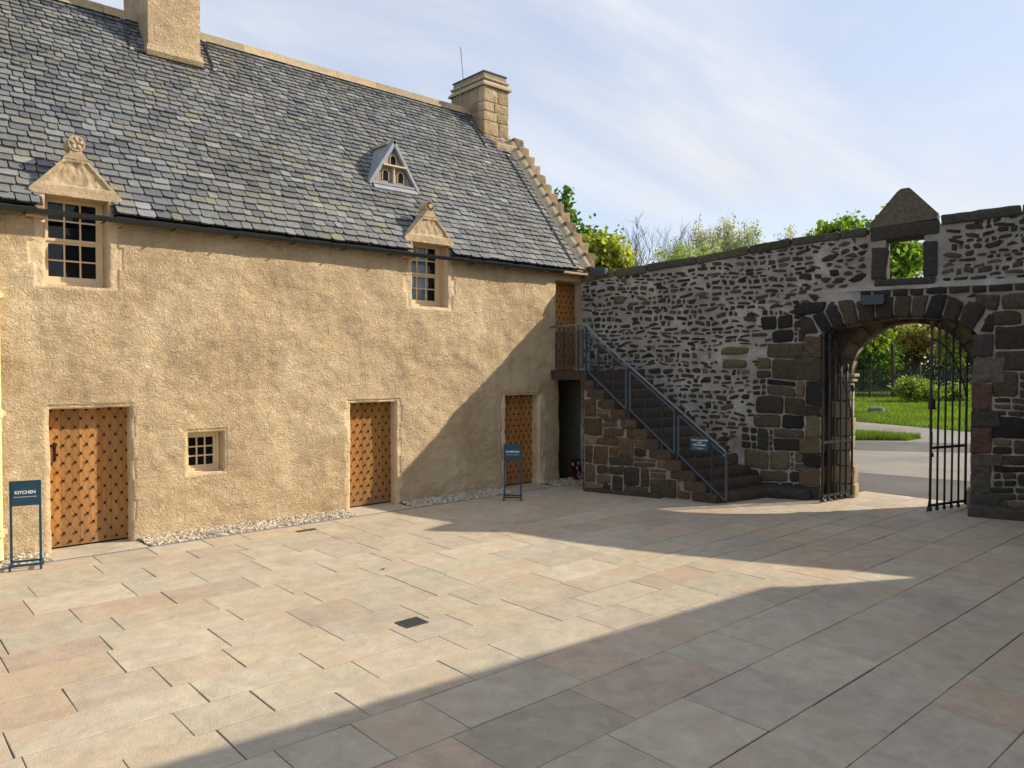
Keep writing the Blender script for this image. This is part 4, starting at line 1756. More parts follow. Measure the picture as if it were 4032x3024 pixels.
def rubble():
    ASP = 2.0
    def rad(t, z):
        if 3.6 < t < 5.3 and z < 3.35:
            return 0.30 + 0.08 * max(0, min(1, (2.2 - z)))
        if t < 4.4:
            if z < 1.2:
                return 0.26
            return 0.215 + 0.07 * fnoise(t * 1.3, z * 1.3, 8)
        if t > 7.0 and z < 3.6:
            return 0.25 + 0.08 * fnoise(t * 2, z * 2, 4)
        if z > 3.8:
            return 0.225
        return 0.23
    pts = []
    arr = np.zeros((6000, 3))
    n = 0
    for _ in range(60000):
        t, z = random.uniform(-0.1, 11.5), random.uniform(-0.1, 5.2)
        r = rad(t, z) * random.choice((0.4, 0.55, 0.7, 0.85, 1.0, 1.15, 1.5))
        q = arr[:n]
        if n and np.any((q[:, 0] - t) ** 2 + ((q[:, 1] - z) * ASP) ** 2 < (0.5 * (q[:, 2] + r)) ** 2 * 1.0):
            continue
        arr[n] = (t, z, r)
        n += 1
        if n >= 5900:
            break
    P = arr[:n]
    m = MB()
    for i in range(n):
        t, z, r = P[i]
        if excluded(t, z) or sliver_zone(t, z):
            continue
        d2 = (P[:, 0] - t) ** 2 + ((P[:, 1] - z) * ASP) ** 2
        near = np.argsort(d2)[1:22]
        S = 0.75
        poly = [(t - S, z - S / ASP), (t + S, z - S / ASP), (t + S, z + S / ASP), (t - S, z + S / ASP)]
        small = r < 0.29
        gap = random.uniform(0.45, 1.2)
        if small and 1.2 < t < 4.6 and random.random() < 0.05:
            continue
        for k in near:
            dx, dz = P[k, 0] - t, (P[k, 1] - z) * ASP
            L = math.hypot(dx, dz)
            # cell border in the stretched space, pulled back by half a joint
            dd = (L * L + 0.16 * (r * r - P[k, 2] ** 2)) / (2 * L) - gap * (0.017 * abs(dx) + 0.019 * ASP * abs(dz)) / L
            nx, nz = dx / L, dz / L * ASP
            poly = clip(poly, nx, nz, nx * t + nz * z + dd)
            if len(poly) < 3:
                break
        if len(poly) < 3:
            continue
        area = abs(sum(poly[k][0] * poly[(k + 1) % len(poly)][1] - poly[(k + 1) % len(poly)][0] * poly[k][1] for k in range(len(poly)))) / 2
        if area < 0.0016:
            continue
        # shear slivers a little so that the courses wander
        sh = random.uniform(-0.30, 0.30)
        if small and len(poly) > 4 and random.random() < 0.12:
            poly.pop(random.randrange(len(poly)))
        poly = [(a, b + (a - t) * sh) for a, b in poly]
        # pull corners out of the openings
        ok = True
        pp = []
        for (a, b) in poly:
            f = 1.0
            while f > 0.25 and excluded(t + (a - t) * f, z + (b - z) * f):
                f -= 0.08
            pp.append((t + (a - t) * f, z + (b - z) * f))
        big = area > 0.035
        col = pick(PAL_BIG if (big and z < 3.6) else PAL_DARK)
        back = front(t, z)
        hgt = random.uniform(0.010, 0.026) * (1.5 if big else 1)
        pstone(m, pp, lambda a, b, o, back=back: WP(a, b, o + back), -0.03, hgt, col, 0.010 if big else 0.007, 0.10 if big else 0.06)
    return m


def slivers(m):
    """thin flat stones in wandering courses with wide joints"""
    def place(a, b, o):
        return WP(a, b, o + front(a, b))
    def wander(t, z):
        return 0.075 * fnoise(t * 0.9, z * 0.7, 4) + 0.035 * fnoise(t * 2.6, z * 2.4, 9)
    z = -0.1
    while z < 5.2:
        hc = random.choice((0.072, 0.085, 0.095, 0.105, 0.12, 0.145))
        t = random.uniform(-0.1, 0.05)
        while t < 9.6:
            w_ = random.choice((0.09, 0.12, 0.15, 0.18, 0.2, 0.24, 0.3)) * random.uniform(0.85, 1.15)
            h = hc * random.uniform(0.75, 1.12)
            if random.random() < 0.05:
                h *= 1.6
            if random.random() < 0.10:
                w_ *= 0.6
            gx = random.uniform(0.014, 0.030)
            gz = random.uniform(0.008, 0.020)
            a0, a1 = t + gx / 2, t + w_ - gx / 2
            c0 = z + gz / 2 + random.uniform(-0.022, 0.022)
            c1 = c0 + h - gz
            t += w_
            tm, zm = (a0 + a1) / 2, (c0 + c1) / 2 + wander((a0 + a1) / 2, (c0 + c1) / 2)
            if not sliver_zone(tm, zm) or excluded(tm, zm) or random.random() < 0.03:
                continue
            k = (a1 - a0)
            hh = c1 - c0
            r = random.random()
            e = lambda f: random.uniform(0.0, f)
            tilt = random.gauss(0, 0.13)
            if r < 0.14:        # wedge
                P = [(a0, c0 + hh * e(0.3)), (a1, c0 + hh * e(0.4)), (a0 + k * random.uniform(0.2, 0.8), c1), (a0 + k * e(0.2), c0 + hh * 0.7)]
            elif r < 0.45:      # pointed at one or both ends
                P = [(a0, c0 + hh * random.uniform(0.3, 0.7)), (a0 + k * random.uniform(0.12, 0.35), c0 + hh * e(0.12)), (a1 - k * e(0.3), c0 + hh * e(0.15)), (a1, c0 + hh * random.uniform(0.3, 0.8)), (a1 - k * random.uniform(0.05, 0.3), c1 - hh * e(0.15)), (a0 + k * random.uniform(0.05, 0.3), c1 - hh * e(0.2))]
            else:
                P = [(a0 + k * e(0.10), c0 + hh * e(0.22)), (a1 - k * e(0.10), c0 + hh * e(0.22)), (a1 - k * e(0.08), c1 - hh * e(0.28)), (tm + k * random.uniform(-.2, .2), c1 - hh * e(0.08)), (a0 + k * e(0.10), c1 - hh * e(0.28))]
            P = [(a, b + (a - tm) * tilt + wander(a, b)) for a, b in P]
            pp = []
            for (a, b) in P:
                f = 1.0
                while f > 0.25 and excluded(tm + (a - tm) * f, zm + (b - zm) * f):
                    f -= 0.08
                pp.append((tm + (a - tm) * f, zm + (b - zm) * f))
            pstone(m, pp, place, -0.03, random.uniform(0.008, 0.022), pick(PAL_DARK if hh < 0.12 else PAL_BIG), 0.006, 0.05)
        z += hc + 0.004


def sliver_zone(t, z):
    edge = 4.05 + 0.25 * math.sin(z * 4.3) + 0.12 * math.sin(z * 11)
    if z > 3.72:
        return t < 4.9 or t > 6.7
    return t < edge and z > 1.0 + 0.15 * math.sin(t * 7)


rub = rubble()
slivers(rub)


def block_work(m, z0, z1, left, right):
    """squared rubble in wandering courses, small pinnings between"""
    place = lambda a, b, o: WP(a, b + 0.035 * fnoise(a * 1.9, b * 1.4, 2), o + front(a, b))
    def quad(a, b, c, d, pal):
        g = random.uniform(0.004, 0.010)
        j = lambda: random.uniform(-0.009, 0.009)
        k = min(0.05, (b - a) * 0.22, (d - c) * 0.22)
        P = []
        for (x, z, sx, sz) in ((a, c, 1, 1), (b, c, -1, 1), (b, d, -1, -1), (a, d, 1, -1)):
            x += sx * (g + abs(j())); z += sz * (g + abs(j()))
            kk = k * random.uniform(0.1, 1.0)
            q = [(x, z + sz * kk), (x + sx * kk, z)]
            P += q if sx * sz > 0 else q[::-1]
        big = (b - a) * (d - c) > 0.03
        pstone(m, P, place, -0.03, random.uniform(0.018, 0.045) if big else random.uniform(0.01, 0.025), pick(pal, 0.2), 0.008, 0.08)
    z = z0
    while z < z1 - 0.03:
        h = min(random.uniform(0.22, 0.44), z1 - z)
        if z1 - z - h < 0.1:
            h = z1 - z
        t = left(z + h / 2) + random.uniform(-0.03, 0.02)
        rt = right(z + h / 2)
        while t < rt - 0.02:
            w_ = random.uniform(0.24, 0.66)
            if rt - t - w_ < 0.12:
                w_ = rt - t
            r_ = random.random()
            if r_ < 0.16 and h > 0.22:
                zz_ = z + h * random.uniform(0.35, 0.65)
                quad(t, t + w_, z, zz_, PAL_BIG)
                quad(t, t + w_, zz_, z + h, PAL_BIG)
            elif r_ < 0.27:
                n = 3 if h > 0.26 else 2
                for q in range(n):
                    xm = t + w_ * random.uniform(0.35, 0.65)
                    quad(t, xm, z + h * q / n, z + h * (q + 1) / n, PAL_DARK)
                    quad(xm, t + w_, z + h * q / n, z + h * (q + 1) / n, PAL_DARK)
            else:
                if random.random() < 0.2:
                    p = random.uniform(0.05, 0.085)
                    quad(t, t + w_ - p, z, z + h, PAL_BIG)
                    zz_ = z
                    while zz_ < z + h - 0.04:
                        hh = min(random.uniform(0.06, 0.12), z + h - zz_)
                        quad(t + w_ - p, t + w_, zz_, zz_ + hh, PAL_DARK)
                        zz_ += hh
                else:
                    quad(t, t + w_, z, z + h, PAL_BIG)
            t += w_
        z += h


def extra_wall_stones():
    m = rub
    block_work(m, 0.0, 3.40, block_left, lambda z: ARC_L - 0.29)
    block_work(m, 0.0, 3.62, lambda z: ARC_R + 0.30 if z < 2.95 else ARC_R + 0.10 + 0.55 * (z - 2.95), lambda z: 11.4)
    # thin row under the ledge
    t = 4.98
    while t < 11:
        L = random.uniform(0.18, 0.42)
        if random.random() < 0.9:
            z0 = 3.65 + random.uniform(-0.01, 0.012)
            pstone(m, [(t + 0.012, z0), (t + L - 0.012, z0 + random.uniform(-.01, .01)), (t + L - 0.012, 3.765), (t + 0.012, 3.76)], lambda a, b, o: WP(a, b, o + FO), -0.03, 0.035, pick(PAL_BLACK), 0.008)
        t += L
    for P in ([(4.56, 3.03), (4.88, 3.04), (4.74, 3.34), (4.53, 3.36)], [(4.44, 3.40), (4.74, 3.38), (4.96, 3.43), (5.02, 3.61), (4.46, 3.60)], [(7.37, 3.01), (7.56, 2.99), (7.58, 3.27), (7.49, 3.30)],
              [(7.30, 3.47), (7.48, 3.36), (7.60, 3.33), (7.66, 3.60), (7.30, 3.62)], [(4.98, 3.40), (5.06, 3.42), (5.16, 3.60), (5.06, 3.61)]):
        pstone(m, P, lambda a, b, o: WP(a, b, o + FO), -0.03, 0.04, pick(PAL_BLACK), 0.008, 0.08)
    # putlog stones: two slabs with a slot between
    pstone(m, [(3.05, 2.66), (3.60, 2.68), (3.62, 2.80), (3.2, 2.83), (3.06, 2.76)], lambda a, b, o: WP(a, b, o), -0.03, 0.05, (0.13, 0.11, 0.06))
    pstone(m, [(3.08, 2.40), (3.56, 2.40), (3.56, 2.56), (3.10, 2.58)], lambda a, b, o: WP(a, b, o), -0.03, 0.05, (0.12, 0.105, 0.06))
    m.box((0, 0, 0), (0.001, 0.001, 0.001))


extra_wall_stones()
rub.build('rubble_stones', M_rub, court, True)


def arch_stones():
    """heavy dark voussoirs, jamb stones and the dressed outer arch"""
    m = MB()
    # inner, segmental arch
    cx, cz = 6.12, 0.9
    n = 10
    def on(f):
        # points along the intrados at parameter f
        tot = []
        d = [0]
        for (a, b) in zip(AP[:-1], AP[1:]):
            d.append(d[-1] + math.hypot(b[0] - a[0], b[1] - a[1]))
        L = d[-1] * f
        for i in range(len(AP) - 1):
            if L <= d[i + 1] + 1e-9:
                k = (L - d[i]) / (d[i + 1] - d[i])
                return (AP[i][0] + (AP[i + 1][0] - AP[i][0]) * k, AP[i][1] + (AP[i + 1][1] - AP[i][1]) * k)
        return AP[-1]
    cuts = [0.0]
    for i in range(n):
        cuts.append(cuts[-1] + random.uniform(0.75, 1.25))
    cuts = [c / cuts[-1] for c in cuts]
    for i in range(n):
        f0, f1 = cuts[i], cuts[i + 1]
        p0, p1 = on(f0 + 0.004), on(f1 - 0.004)
        hh = random.uniform(0.40, 0.50) * (0.97 if 0 < i < n - 1 else 0.9)
        def outw(p, h):
            d = V((p[0] - cx, p[1] - cz))
            d.normalize()
            return (p[0] + d.x * h * 0.9, min(p[1] + d.y * h, 3.645))
        q0, q1 = outw(p0, hh + random.uniform(-0.03, 0.03)), outw(p1, hh + random.uniform(-0.03, 0.03))
        qm = ((q0[0] + q1[0]) / 2, (q0[1] + q1[1]) / 2 + random.uniform(0.0, 0.03))
        c = pick(PAL_BLACK)
        q0 = (q0[0] + 0.003, q0[1]); q1 = (q1[0] - 0.003, q1[1])
        pm = on((f0 + f1) / 2)
        pstone(m, [p0, pm, p1, q1, qm, q0], lambda a, b, o: WP(a, b, o + FO), -0.04, random.uniform(0.03, 0.06), c, 0.013, 0.09)
        # soffit of the same stone
        m.prism([p0, pm, p1, (p1[0], p1[1] + 0.08), (p0[0], p0[1] + 0.08)], lambda a, b: WP(a, b, FO + 0.005), lambda a, b: WP(a, b, -0.498), tuple(x * 2.2 for x in c))
    # jambs of the inner opening: long and short stones wrapping the corner
    for side in (0, 1):
        z = -0.02
        k = side
        edge = ARC_L if side == 0 else ARC_R
        stop = AP[0][1] - 0.01 if side == 0 else AP[-1][1] - 0.01
        while z < stop - 0.02:
            h = random.uniform(0.20, 0.46)
            if z + h > stop - 0.15:
                h = stop - z
            L = random.uniform(0.36, 0.50) if k % 2 else random.uniform(0.27, 0.33)
            k += 1
            if side == 1:
                c = random.choice([(0.10, 0.085, 0.068), (0.15, 0.12, 0.09), (0.085, 0.072, 0.06), (0.125, 0.070, 0.056), (0.15, 0.125, 0.095), (0.06, 0.053, 0.047)])
            else:
                c = pick(PAL_BIG)
            jj = random.uniform(-0.012, 0.012)
            if side == 0:
                a, b = edge - L, edge + jj
            else:
                a, b = edge + jj, edge + L
            M = Matrix(((WD.x, WN.x, 0, 0), (WD.y, WN.y, 0, 0), (0, 0, 1, 0), (0, 0, 0, 1)))
            M.translation = WP((a + b) / 2, z + h / 2, -0.178)
            m.rbox(M, (b - a - 0.014, 0.60, h - 0.016), 0.018, 0.06, 0.026, 8.5, jit(c, 0.12))
            # fill between the jamb and the rubble
            aa, bb = (ARC_L - 0.30, a - 0.018) if side == 0 else (b + 0.018, ARC_R + 0.30)
            if bb - aa > 0.08:
                zz_ = z + 0.01
                while zz_ < z + h - 0.06:
                    hh = min(random.uniform(0.09, 0.2), z + h - 0.012 - zz_)
                    pstone(m, [(aa, zz_), (bb, zz_ + random.uniform(-.01, .01)), (bb, zz_ + hh - 0.025), (aa, zz_ + hh - 0.02)], lambda u, v_, o: WP(u, v_, o + FO), -0.03, 0.025, pick(PAL_BIG), 0.008)
                    zz_ += hh
            z += h
    # foot stone projecting under the right pier
    M = Matrix(((WD.x, WN.x, 0, 0), (WD.y, WN.y, 0, 0), (0, 0, 1, 0), (0, 0, 0, 1)))
    M.translation = WP(7.80, 0.05, 0.16)
    m.rbox(M, (1.1, 0.42, 0.26), 0.06, 0.1, 0.03, 5, (0.075, 0.07, 0.055))
    m.build('arch_stone', M_rub, court, True)
    # dressed outer arch with capitals
    d = MB()
    sc = (0.165, 0.130, 0.080)  # voussoirs darker than the sunlit jambs: shade put into the stone colour
    n = 11
    for i in range(n):
        a0, a1 = math.pi * i / n + 0.012, math.pi * (i + 1) / n - 0.012
        pts = [(6.3 - r_ * math.cos(a), 2.28 + r_ * math.sin(a)) for r_, aa in ((0.95, (a0, (a0 + a1) / 2, a1)), (1.18, (a1, (a0 + a1) / 2, a0))) for a in aa]
        d.prism(pts, lambda u, v_: WP(u, v_, -0.485), lambda u, v_: WP(u, v_, -0.955), jit(sc, 0.12))
    for side in (0, 1):
        z = -0.02
        k = 0
        while z < 2.12:
            h = random.uniform(0.26, 0.42)
            if z + h > 2.0:
                h = 2.14 - z
            L = 0.34 if k % 2 else 0.24
            k += 1
            a, b = (5.35 - L, 5.35 + random.uniform(-.012, .012)) if side == 0 else (7.25, 7.25 + L)
            if z < 0.3:
                a, b = (a - 0.0, b + 0.07) if side == 0 else (a - 0.05, b)
            M.translation = WP((a + b) / 2, z + h / 2, -0.72)
            d.rbox(M, (b - a, 0.47, h - 0.016), 0.03, 0.09, 0.014, 7, jit((0.36, 0.29, 0.19), 0.1))
            z += h
        # moulded capital
        e = 5.35 if side == 0 else 7.25
        sg = 1 if side == 0 else -1
        for (z0, h, ex) in ((2.15, 0.045, 0.03), (2.195, 0.045, 0.0), (2.24, 0.06, 0.06)):
            a, b = sorted((e - sg * 0.22, e + sg * ex))
            M.translation = WP((a + b) / 2, z0 + h / 2, -0.72)
            d.rbox(M, (b - a, 0.47 + 2 * ex, h), 0.018, 0.12, 0.003, 7, jit((0.38, 0.31, 0.21), 0.06))
    d.build('outer_arch', M_sand, court, True)
    # threshold
    # window dressings
    w_ = MB()
    def stone(t0, t1, z0, z1, c, o0=-0.55, o1=0.028, amp=0.010, r=0.02):
        M.translation = WP((t0 + t1) / 2, (z0 + z1) / 2, (o0 + o1) / 2)
        w_.rbox(M, (t1 - t0, o1 - o0, z1 - z0), r, 0.09, amp, 7, c)
    stone(5.73, 5.965, 3.965, 4.515, (0.060, 0.052, 0.046))
    stone(6.53, 6.745, 3.965, 4.56, (0.052, 0.046, 0.042))
    w_.rbox(Matrix.Translation(WP(6.235, 4.775, -0.22)) @ M.to_3x3().to_4x4() @ Matrix.Rotation(-0.045, 4, 'Y'), (1.06, 0.50, 0.235), 0.02, 0.09, 0.010, 7, (0.058, 0.052, 0.045))
    stone(5.78, 6.72, 3.83, 3.955, (0.060, 0.052, 0.045), -0.55, 0.045)
    w_.build('window_surround', M_rub, court, True)
    # pediment
    p = MB()
    pts = [(5.69, 4.875), (6.735, 4.93), (6.745, 5.02), (6.34, 5.47), (6.30, 5.495), (6.18, 5.49), (6.12, 5.45), (5.72, 4.965)]
    p.prism(pts, lambda u, v_: WP(u, v_, 0.02), lambda u, v_: WP(u, v_, -0.36), (0.135, 0.115, 0.085))
    pd = p.build('pediment', M_rub, court)
    bv = pd.modifiers.new('bevel', 'BEVEL')
    bv.width = 0.02
    bv.segments = 2
    # coping
    c = MB()
    t = -0.05
    while t < TEND:
        L = random.uniform(0.55, 1.15)
        te = t + L
        if t < 5.66 < te:
            te = 5.66
        elif 5.66 <= t < 6.78:
            t = 6.78
            continue
        zm0, zm1 = ztop(t + 0.01), ztop(te)
        ang = math.atan2(zm1 - zm0, te - t)
        h = random.uniform(0.13, 0.18)
        MM = Matrix.Translation(WP((t + te) / 2, (zm0 + zm1) / 2 - h / 2 + random.uniform(-0.012, 0.012), -0.27)) @ M.to_3x3().to_4x4() @ Matrix.Rotation(-ang, 4, 'Y')
        c.rbox(MM, (te - t - 0.012, 0.62, h), 0.03, 0.09, 0.018, 6, pick([((0.105, 0.088, 0.062), 3), ((0.075, 0.068, 0.052), 3), ((0.12, 0.105, 0.06), 2)]))
        t = te
    c.build('coping', M_rub, court, True)


arch_stones()
adopt(court)


# ================================================================== GATES
def gate(hinge, free, heights, hinge_z, label, extras):
    hinge, free = V(hinge), V(free)
    d = (free - hinge)
    L = d.length
    d.normalize()
    sd = d.cross(V((0, 0, 1)))
    g = thing('iron_gate', label, 'gate', (hinge.x, hinge.y, 0), 'pair of iron gates in the arch')
    n = 6
    zb = 0.06
    def P(f, z, o=0.0):
        q = hinge + d * (L * f) + sd * o
        return V((q.x, q.y, z))
    zh, zf = heights
    def ztop_(f):
        # follows the arch: low at the hinge, high at the meeting stile
        return zh + (zf - zh) * math.sin(f * math.pi / 2) ** 0.8
    for i in range(n):
        f = i / (n - 1)
        b = MB()
        zt = ztop_(f)
        r = 0.017 if 0 < i < n - 1 else 0.021
        bend = 0.004 * math.sin(i * 2.1)
        b.tube([P(f, zb), P(f, 0.9, bend), P(f, 2.0, -bend), P(f, zt - 0.12)], r, 8)
        b.tube([P(f, zt - 0.13), P(f, zt - 0.10), P(f, zt)], [r, r * 1.55, r * 1.5], 8)
        if 0 < i:
            b.tube([P(f, zb - 0.035), P(f, zb + 0.03)], r * 1.5, 8)
        b.build('bar', M_iron, g, True)
    for z in (0.12, 1.08):
        b = MB()
        b.bar(P(0, z), P(1, z), 0.022, 0.042, side=tuple(sd))
        b.build('rail', M_iron, g)
    b = MB()
    cz0, cz1 = zh - 0.72, zf - 0.30
    b.tube([P(f, cz0 + (cz1 - cz0) * math.sin(f * math.pi / 2) ** 0.75, 0.0) for f in np.linspace(0, 1, 14)], 0.014, 6)
    b.build('curved_rail', M_iron, g, True)
    if extras:
        lk = MB()
        M = Matrix(((d.x, sd.x, 0, 0), (d.y, sd.y, 0, 0), (0, 0, 1, 0), (0, 0, 0, 1)))
        M.translation = P(1.0, 1.80)
        lk.box((-0.07, -0.03, -0.05), (0.035, 0.03, 0.06), M=M)
        lk.box((-0.11, -0.02, -0.075), (0.04, 0.02, -0.045), M=M)
        lk.box((-0.075, -0.012, 0.05), (-0.055, 0.012, 0.12), M=M)
        lk.build('lock', M_iron, g)
        ch = MB()
        for k in range(9):
            c = P(1.0 - 0.055 - 0.02 * math.sin(k * 0.5), 1.36 - k * 0.042, 0.02)
            a = 0.5 * math.pi * (k % 2)
            e1 = d * math.cos(a) + sd * math.sin(a)
            ch.tube([c + e1 * (0.012 * math.cos(t)) + V((0, 0, 0.026 * math.sin(t))) for t in np.linspace(0, 2 * math.pi, 11)], 0.0045, 5)
        c = P(1.0 - 0.07, 0.97, 0.02)
        ch.tube([c + d * (0.025 * math.cos(t)) + V((0, 0, 0.03 * math.sin(t) + 0.02)) for t in np.linspace(0, math.pi, 9)], 0.005, 5)
        M.translation = c
        ch.box((-0.03, -0.012, -0.045), (0.03, 0.012, 0.02), M=M)
        ch.build('chain', M_iron, g)
        bl = MB()
        bl.tube([P(1.0, 0.30), P(1.0 - 0.03, 0.30, 0.045), P(1.0 - 0.09, 0.29, 0.05), P(1.0 - 0.035, 0.12, 0.05), P(1.0, 0.0, 0.055)], 0.010, 6)
        bl.build('drop_bolt', M_iron, g)
    else:
        lk = MB()
        lk.bar(P(-0.02, 2.02, 0.02), P(0.12, 2.02, 0.02), 0.02, 0.03)
        lk.build('keep', M_lead, g)
    adopt(g)
    return g


gate((14.04, 6.37, 0), (13.12, 6.48, 0), (2.10, 3.06), 0, 'black iron gate leaf folded back beside the left arch jamb', False)
gate((14.54, 4.63, 0), (13.60, 4.86, 0), (2.62, 3.19), 0, 'black iron gate leaf half open with lock and hanging chain', True)


# ================================================================== STAIR
FA, FB = V((10.92, 10.21, 0)), V((11.67, 7.68, 0))
FD = (FB - FA).normalized()
FN = V((FD.y, -FD.x, 0))            # out of the flank, to the court
FL = (FB - FA).length
NS = 12
RISE = 2.35 / 13
GO = FL / NS
SE = V((math.cos(R(-7)), math.sin(R(-7)), 0))      # direction of the tread edges


def FP(s, z, o=0.0):
    p = FA + FD * s + FN * o
    return V((p.x, p.y, z))


def to_wall(p, back=-0.02):
    k = ((C0 + WN * back) - p).dot(WN) / SE.dot(WN)
    return p + SE * k


stair = thing('stone_stair', 'worn brown stone stair rising along the rubble wall to the upper door', 'stair', tuple(FP(1.3, 0)))


def build_stair():
    for k in range(NS):
        s1 = FL - GO * k
        s0 = s1 - GO - 0.06
        z1 = RISE * (k + 1)
        z0 = z1 - RISE - 0.01 if k else -0.02
        m = MB()
        ov = 0.03
        a, b = FP(s1 + random.uniform(-0.01, 0.01), 0, ov), FP(s0, 0, ov)
        aw, bw = to_wall(a), to_wall(b)
        if k == 0:
            aw = aw + WD * 0.10
        n = 9
        c = pick([((0.085, 0.060, 0.043), 3), ((0.070, 0.053, 0.040), 3), ((0.105, 0.073, 0.050), 1.5)])
        rows = []
        # profile across the tread: back, front top, nose, bottom
        for i in range(n + 1):
            f = i / n
            pf, pb = a.lerp(aw, f), b.lerp(bw, f)
            fd = (pf - pb).normalized()
            wear = 0.016 * math.sin(math.pi * min(1, f * 1.1)) + 0.008 * fnoise(f * 5, k * 3.1)
            jf = 0.018 * fnoise(f * 4, k * 5.7, 2) + (0.05 * math.sin(math.pi * f) if k == 0 else 0)
            pf = pf + fd * jf
            rows.append([V((pb.x, pb.y, z1 - wear * 0.4)), V((pf.x, pf.y, z1 - wear)) - fd * 0.025, V((pf.x, pf.y, z1 - wear - 0.022)), V((pf.x, pf.y, z0 + 0.03)) - fd * 0.004, V((pf.x, pf.y, z0)) - fd * 0.012, V((pb.x, pb.y, z0))])
        vs = [q for r_ in rows for q in r_]
        fs = []
        for i in range(n):
            for q in range(6):
                fs.append((6 * i + q, 6 * i + (q + 1) % 6, 6 * (i + 1) + (q + 1) % 6, 6 * (i + 1) + q))
        fs.append(tuple(range(6)))
        fs.append(tuple(6 * n + q for q in reversed(range(6))))
        m.add(vs, fs, c)
        o = small_part(m, 'step', M_stairstone, stair, True, 50)
    # flank wall: core and stones
    m = MB()
    core = [(0, -0.05), (FL - 0.02, -0.05)]
    for k in range(NS):
        s1 = FL - GO * k - 0.02
        core += [(s1, RISE * (k + 1) - 0.03), (s1 - GO, RISE * (k + 1) - 0.03)]
    core = core[:-1] + [(0, RISE * NS - 0.03)]
    def inner(s, z):
        p = FP(s, z, 0.0)
        q = p + SE * 0.9
        return V((q.x, q.y, z))
    m.prism(core, lambda s, z: FP(s, z, 0.0), inner, (0.25, 0.215, 0.165), 1)
    res = 0.065
    ncol = int(FL / res)
    occ = np.zeros((NS, ncol), dtype=bool)
    PAL = [((0.092, 0.057, 0.036), 4), ((0.125, 0.080, 0.050), 3), ((0.078, 0.058, 0.041), 3), ((0.16, 0.122, 0.080), 2), ((0.055, 0.040, 0.029), 2.4), ((0.105, 0.066, 0.050), 1.4)]
    def smax(r_):
        return FL - GO * r_
    # tread ends first
    def face(s0, s1, z0, z1, big=False):
        g = 0.010
        j = lambda a=0.018: random.uniform(-a, a)
        poly = [(s0 + g + j(), z0 + g + j()), ((s0 + s1) / 2, z0 + g + j()), (s1 - g + j(), z0 + g + j()), (s1 - g + j(), z1 - g + j()), ((s0 + s1) / 2, z1 - g + j()), (s0 + g + j(), z1 - g + j())]
        pstone(m, poly, lambda a, b, o: FP(a, b, o), -0.02, random.uniform(0.014, 0.03), pick(PAL, 0.2), 0.006, 0.07)
    for r_ in range(NS):
        s1 = smax(r_)
        L = random.uniform(0.34, 0.5)
        s0 = max(0, s1 - L)
        face(s0, s1 + 0.01, RISE * r_, RISE * (r_ + 1) - 0.002)
        occ[r_, max(0, int(s0 / res)):ncol] = True
    for r_ in range(NS):
        c = 0
        while c < ncol:
            if occ[r_, c]:
                c += 1
                continue
            e = c
            while e < ncol and not occ[r_, e]:
                e += 1
            w_ = min(e - c, random.choice((3, 4, 5, 6, 8)))
            if e - c - w_ < 2:
                w_ = e - c
            if c == 0 and r_ % 2 == 0:
                w_ = min(e - c, random.choice((4, 6, 7)))
            h = 1
            if r_ + 1 < NS and not occ[r_ + 1, c:c + w_].any() and random.random() < (0.75 if c == 0 else 0.38):
                h = 2
            occ[r_:r_ + h, c:c + w_] = True
            z0, z1 = RISE * r_, RISE * (r_ + h)
            s0 = 0.0 if c == 0 else c * res
            if h == 1 and w_ > 3 and random.random() < 0.42:
                zz_ = z0 + RISE * random.uniform(0.4, 0.6)
                face(s0, (c + w_) * res, z0, zz_)
                face(s0, (c + w_) * res, zz_, z1)
            else:
                face(s0, (c + w_) * res, z0, z1)
            c += w_
    # end of the flank, seen in the recess: quoin faces
    z = 0.0
    while z < 2.1:
        h = random.uniform(0.22, 0.4)
        h = min(h, 2.16 - z)
        m.rbox(Matrix.Translation(FA + SE * 0.22 + V((0, 0.012, z + h / 2))) @ Matrix.Rotation(R(-7), 4, 'Z'), (0.42, 0.06, h - 0.02), 0.015, 0.1, 0.01, 8, pick(PAL, 0.15))
        z += h
    # rough footing
    m.rbox(Matrix.Translation(FP(0.8, 0.02, 0.02)) @ Matrix(((FD.x, FN.x, 0, 0), (FD.y, FN.y, 0, 0), (0, 0, 1, 0), (0, 0, 0, 1))), (1.6, 0.10, 0.10), 0.03, 0.1, 0.03, 7, (0.06, 0.05, 0.045))
    m.build('flank_wall', [M_stairstone, M_stairmortar], stair, True)
    # landing slab across the recess
    l = MB()
    z0, z1 = 2.17, 2.345
    fl = V((11.16, FY - 0.02, 0))
    front = FP(0.02, 0, 0.03)
    poly = [fl, FP(-0.35, 0, 0.0) * 0 + V((11.02, 10.5, 0)), front, to_wall(front), V((12.09, FY - 0.02, 0))]
    n = len(poly)
    def rr(p, z):
        return V((p.x, p.y, z))
    l.prism([(p.x, p.y) for p in poly], lambda u, v_: (u, v_, z0), lambda u, v_: (u, v_, z1), (0.080, 0.058, 0.042))
    lo = l.build('landing', M_stairstone, stair)
    bv = lo.modifiers.new('bevel', 'BEVEL')
    bv.width = 0.015
    bv.segments = 2


build_stair()
adopt(stair)


# boulder at the foot of the wall
def boulder(name, label, c, size, col, mat, seed=1.0, cat='rock'):
    m = MB()
    m.rbox(Matrix.Translation(c) @ Matrix.Rotation(seed, 4, 'Z'), size, min(size) * 0.42, min(size) * 0.22, min(size) * 0.16, 2.2 / max(size) * 1.6, col)
    return tag(m.build(name, mat, None, True), label, cat)


boulder('boulder', 'dark rounded boulder lying at the wall foot between stair and gate', WP(4.35, 0.09, 0.12), (0.85, 0.40, 0.26), (0.055, 0.048, 0.045), M_rub, -1.1)


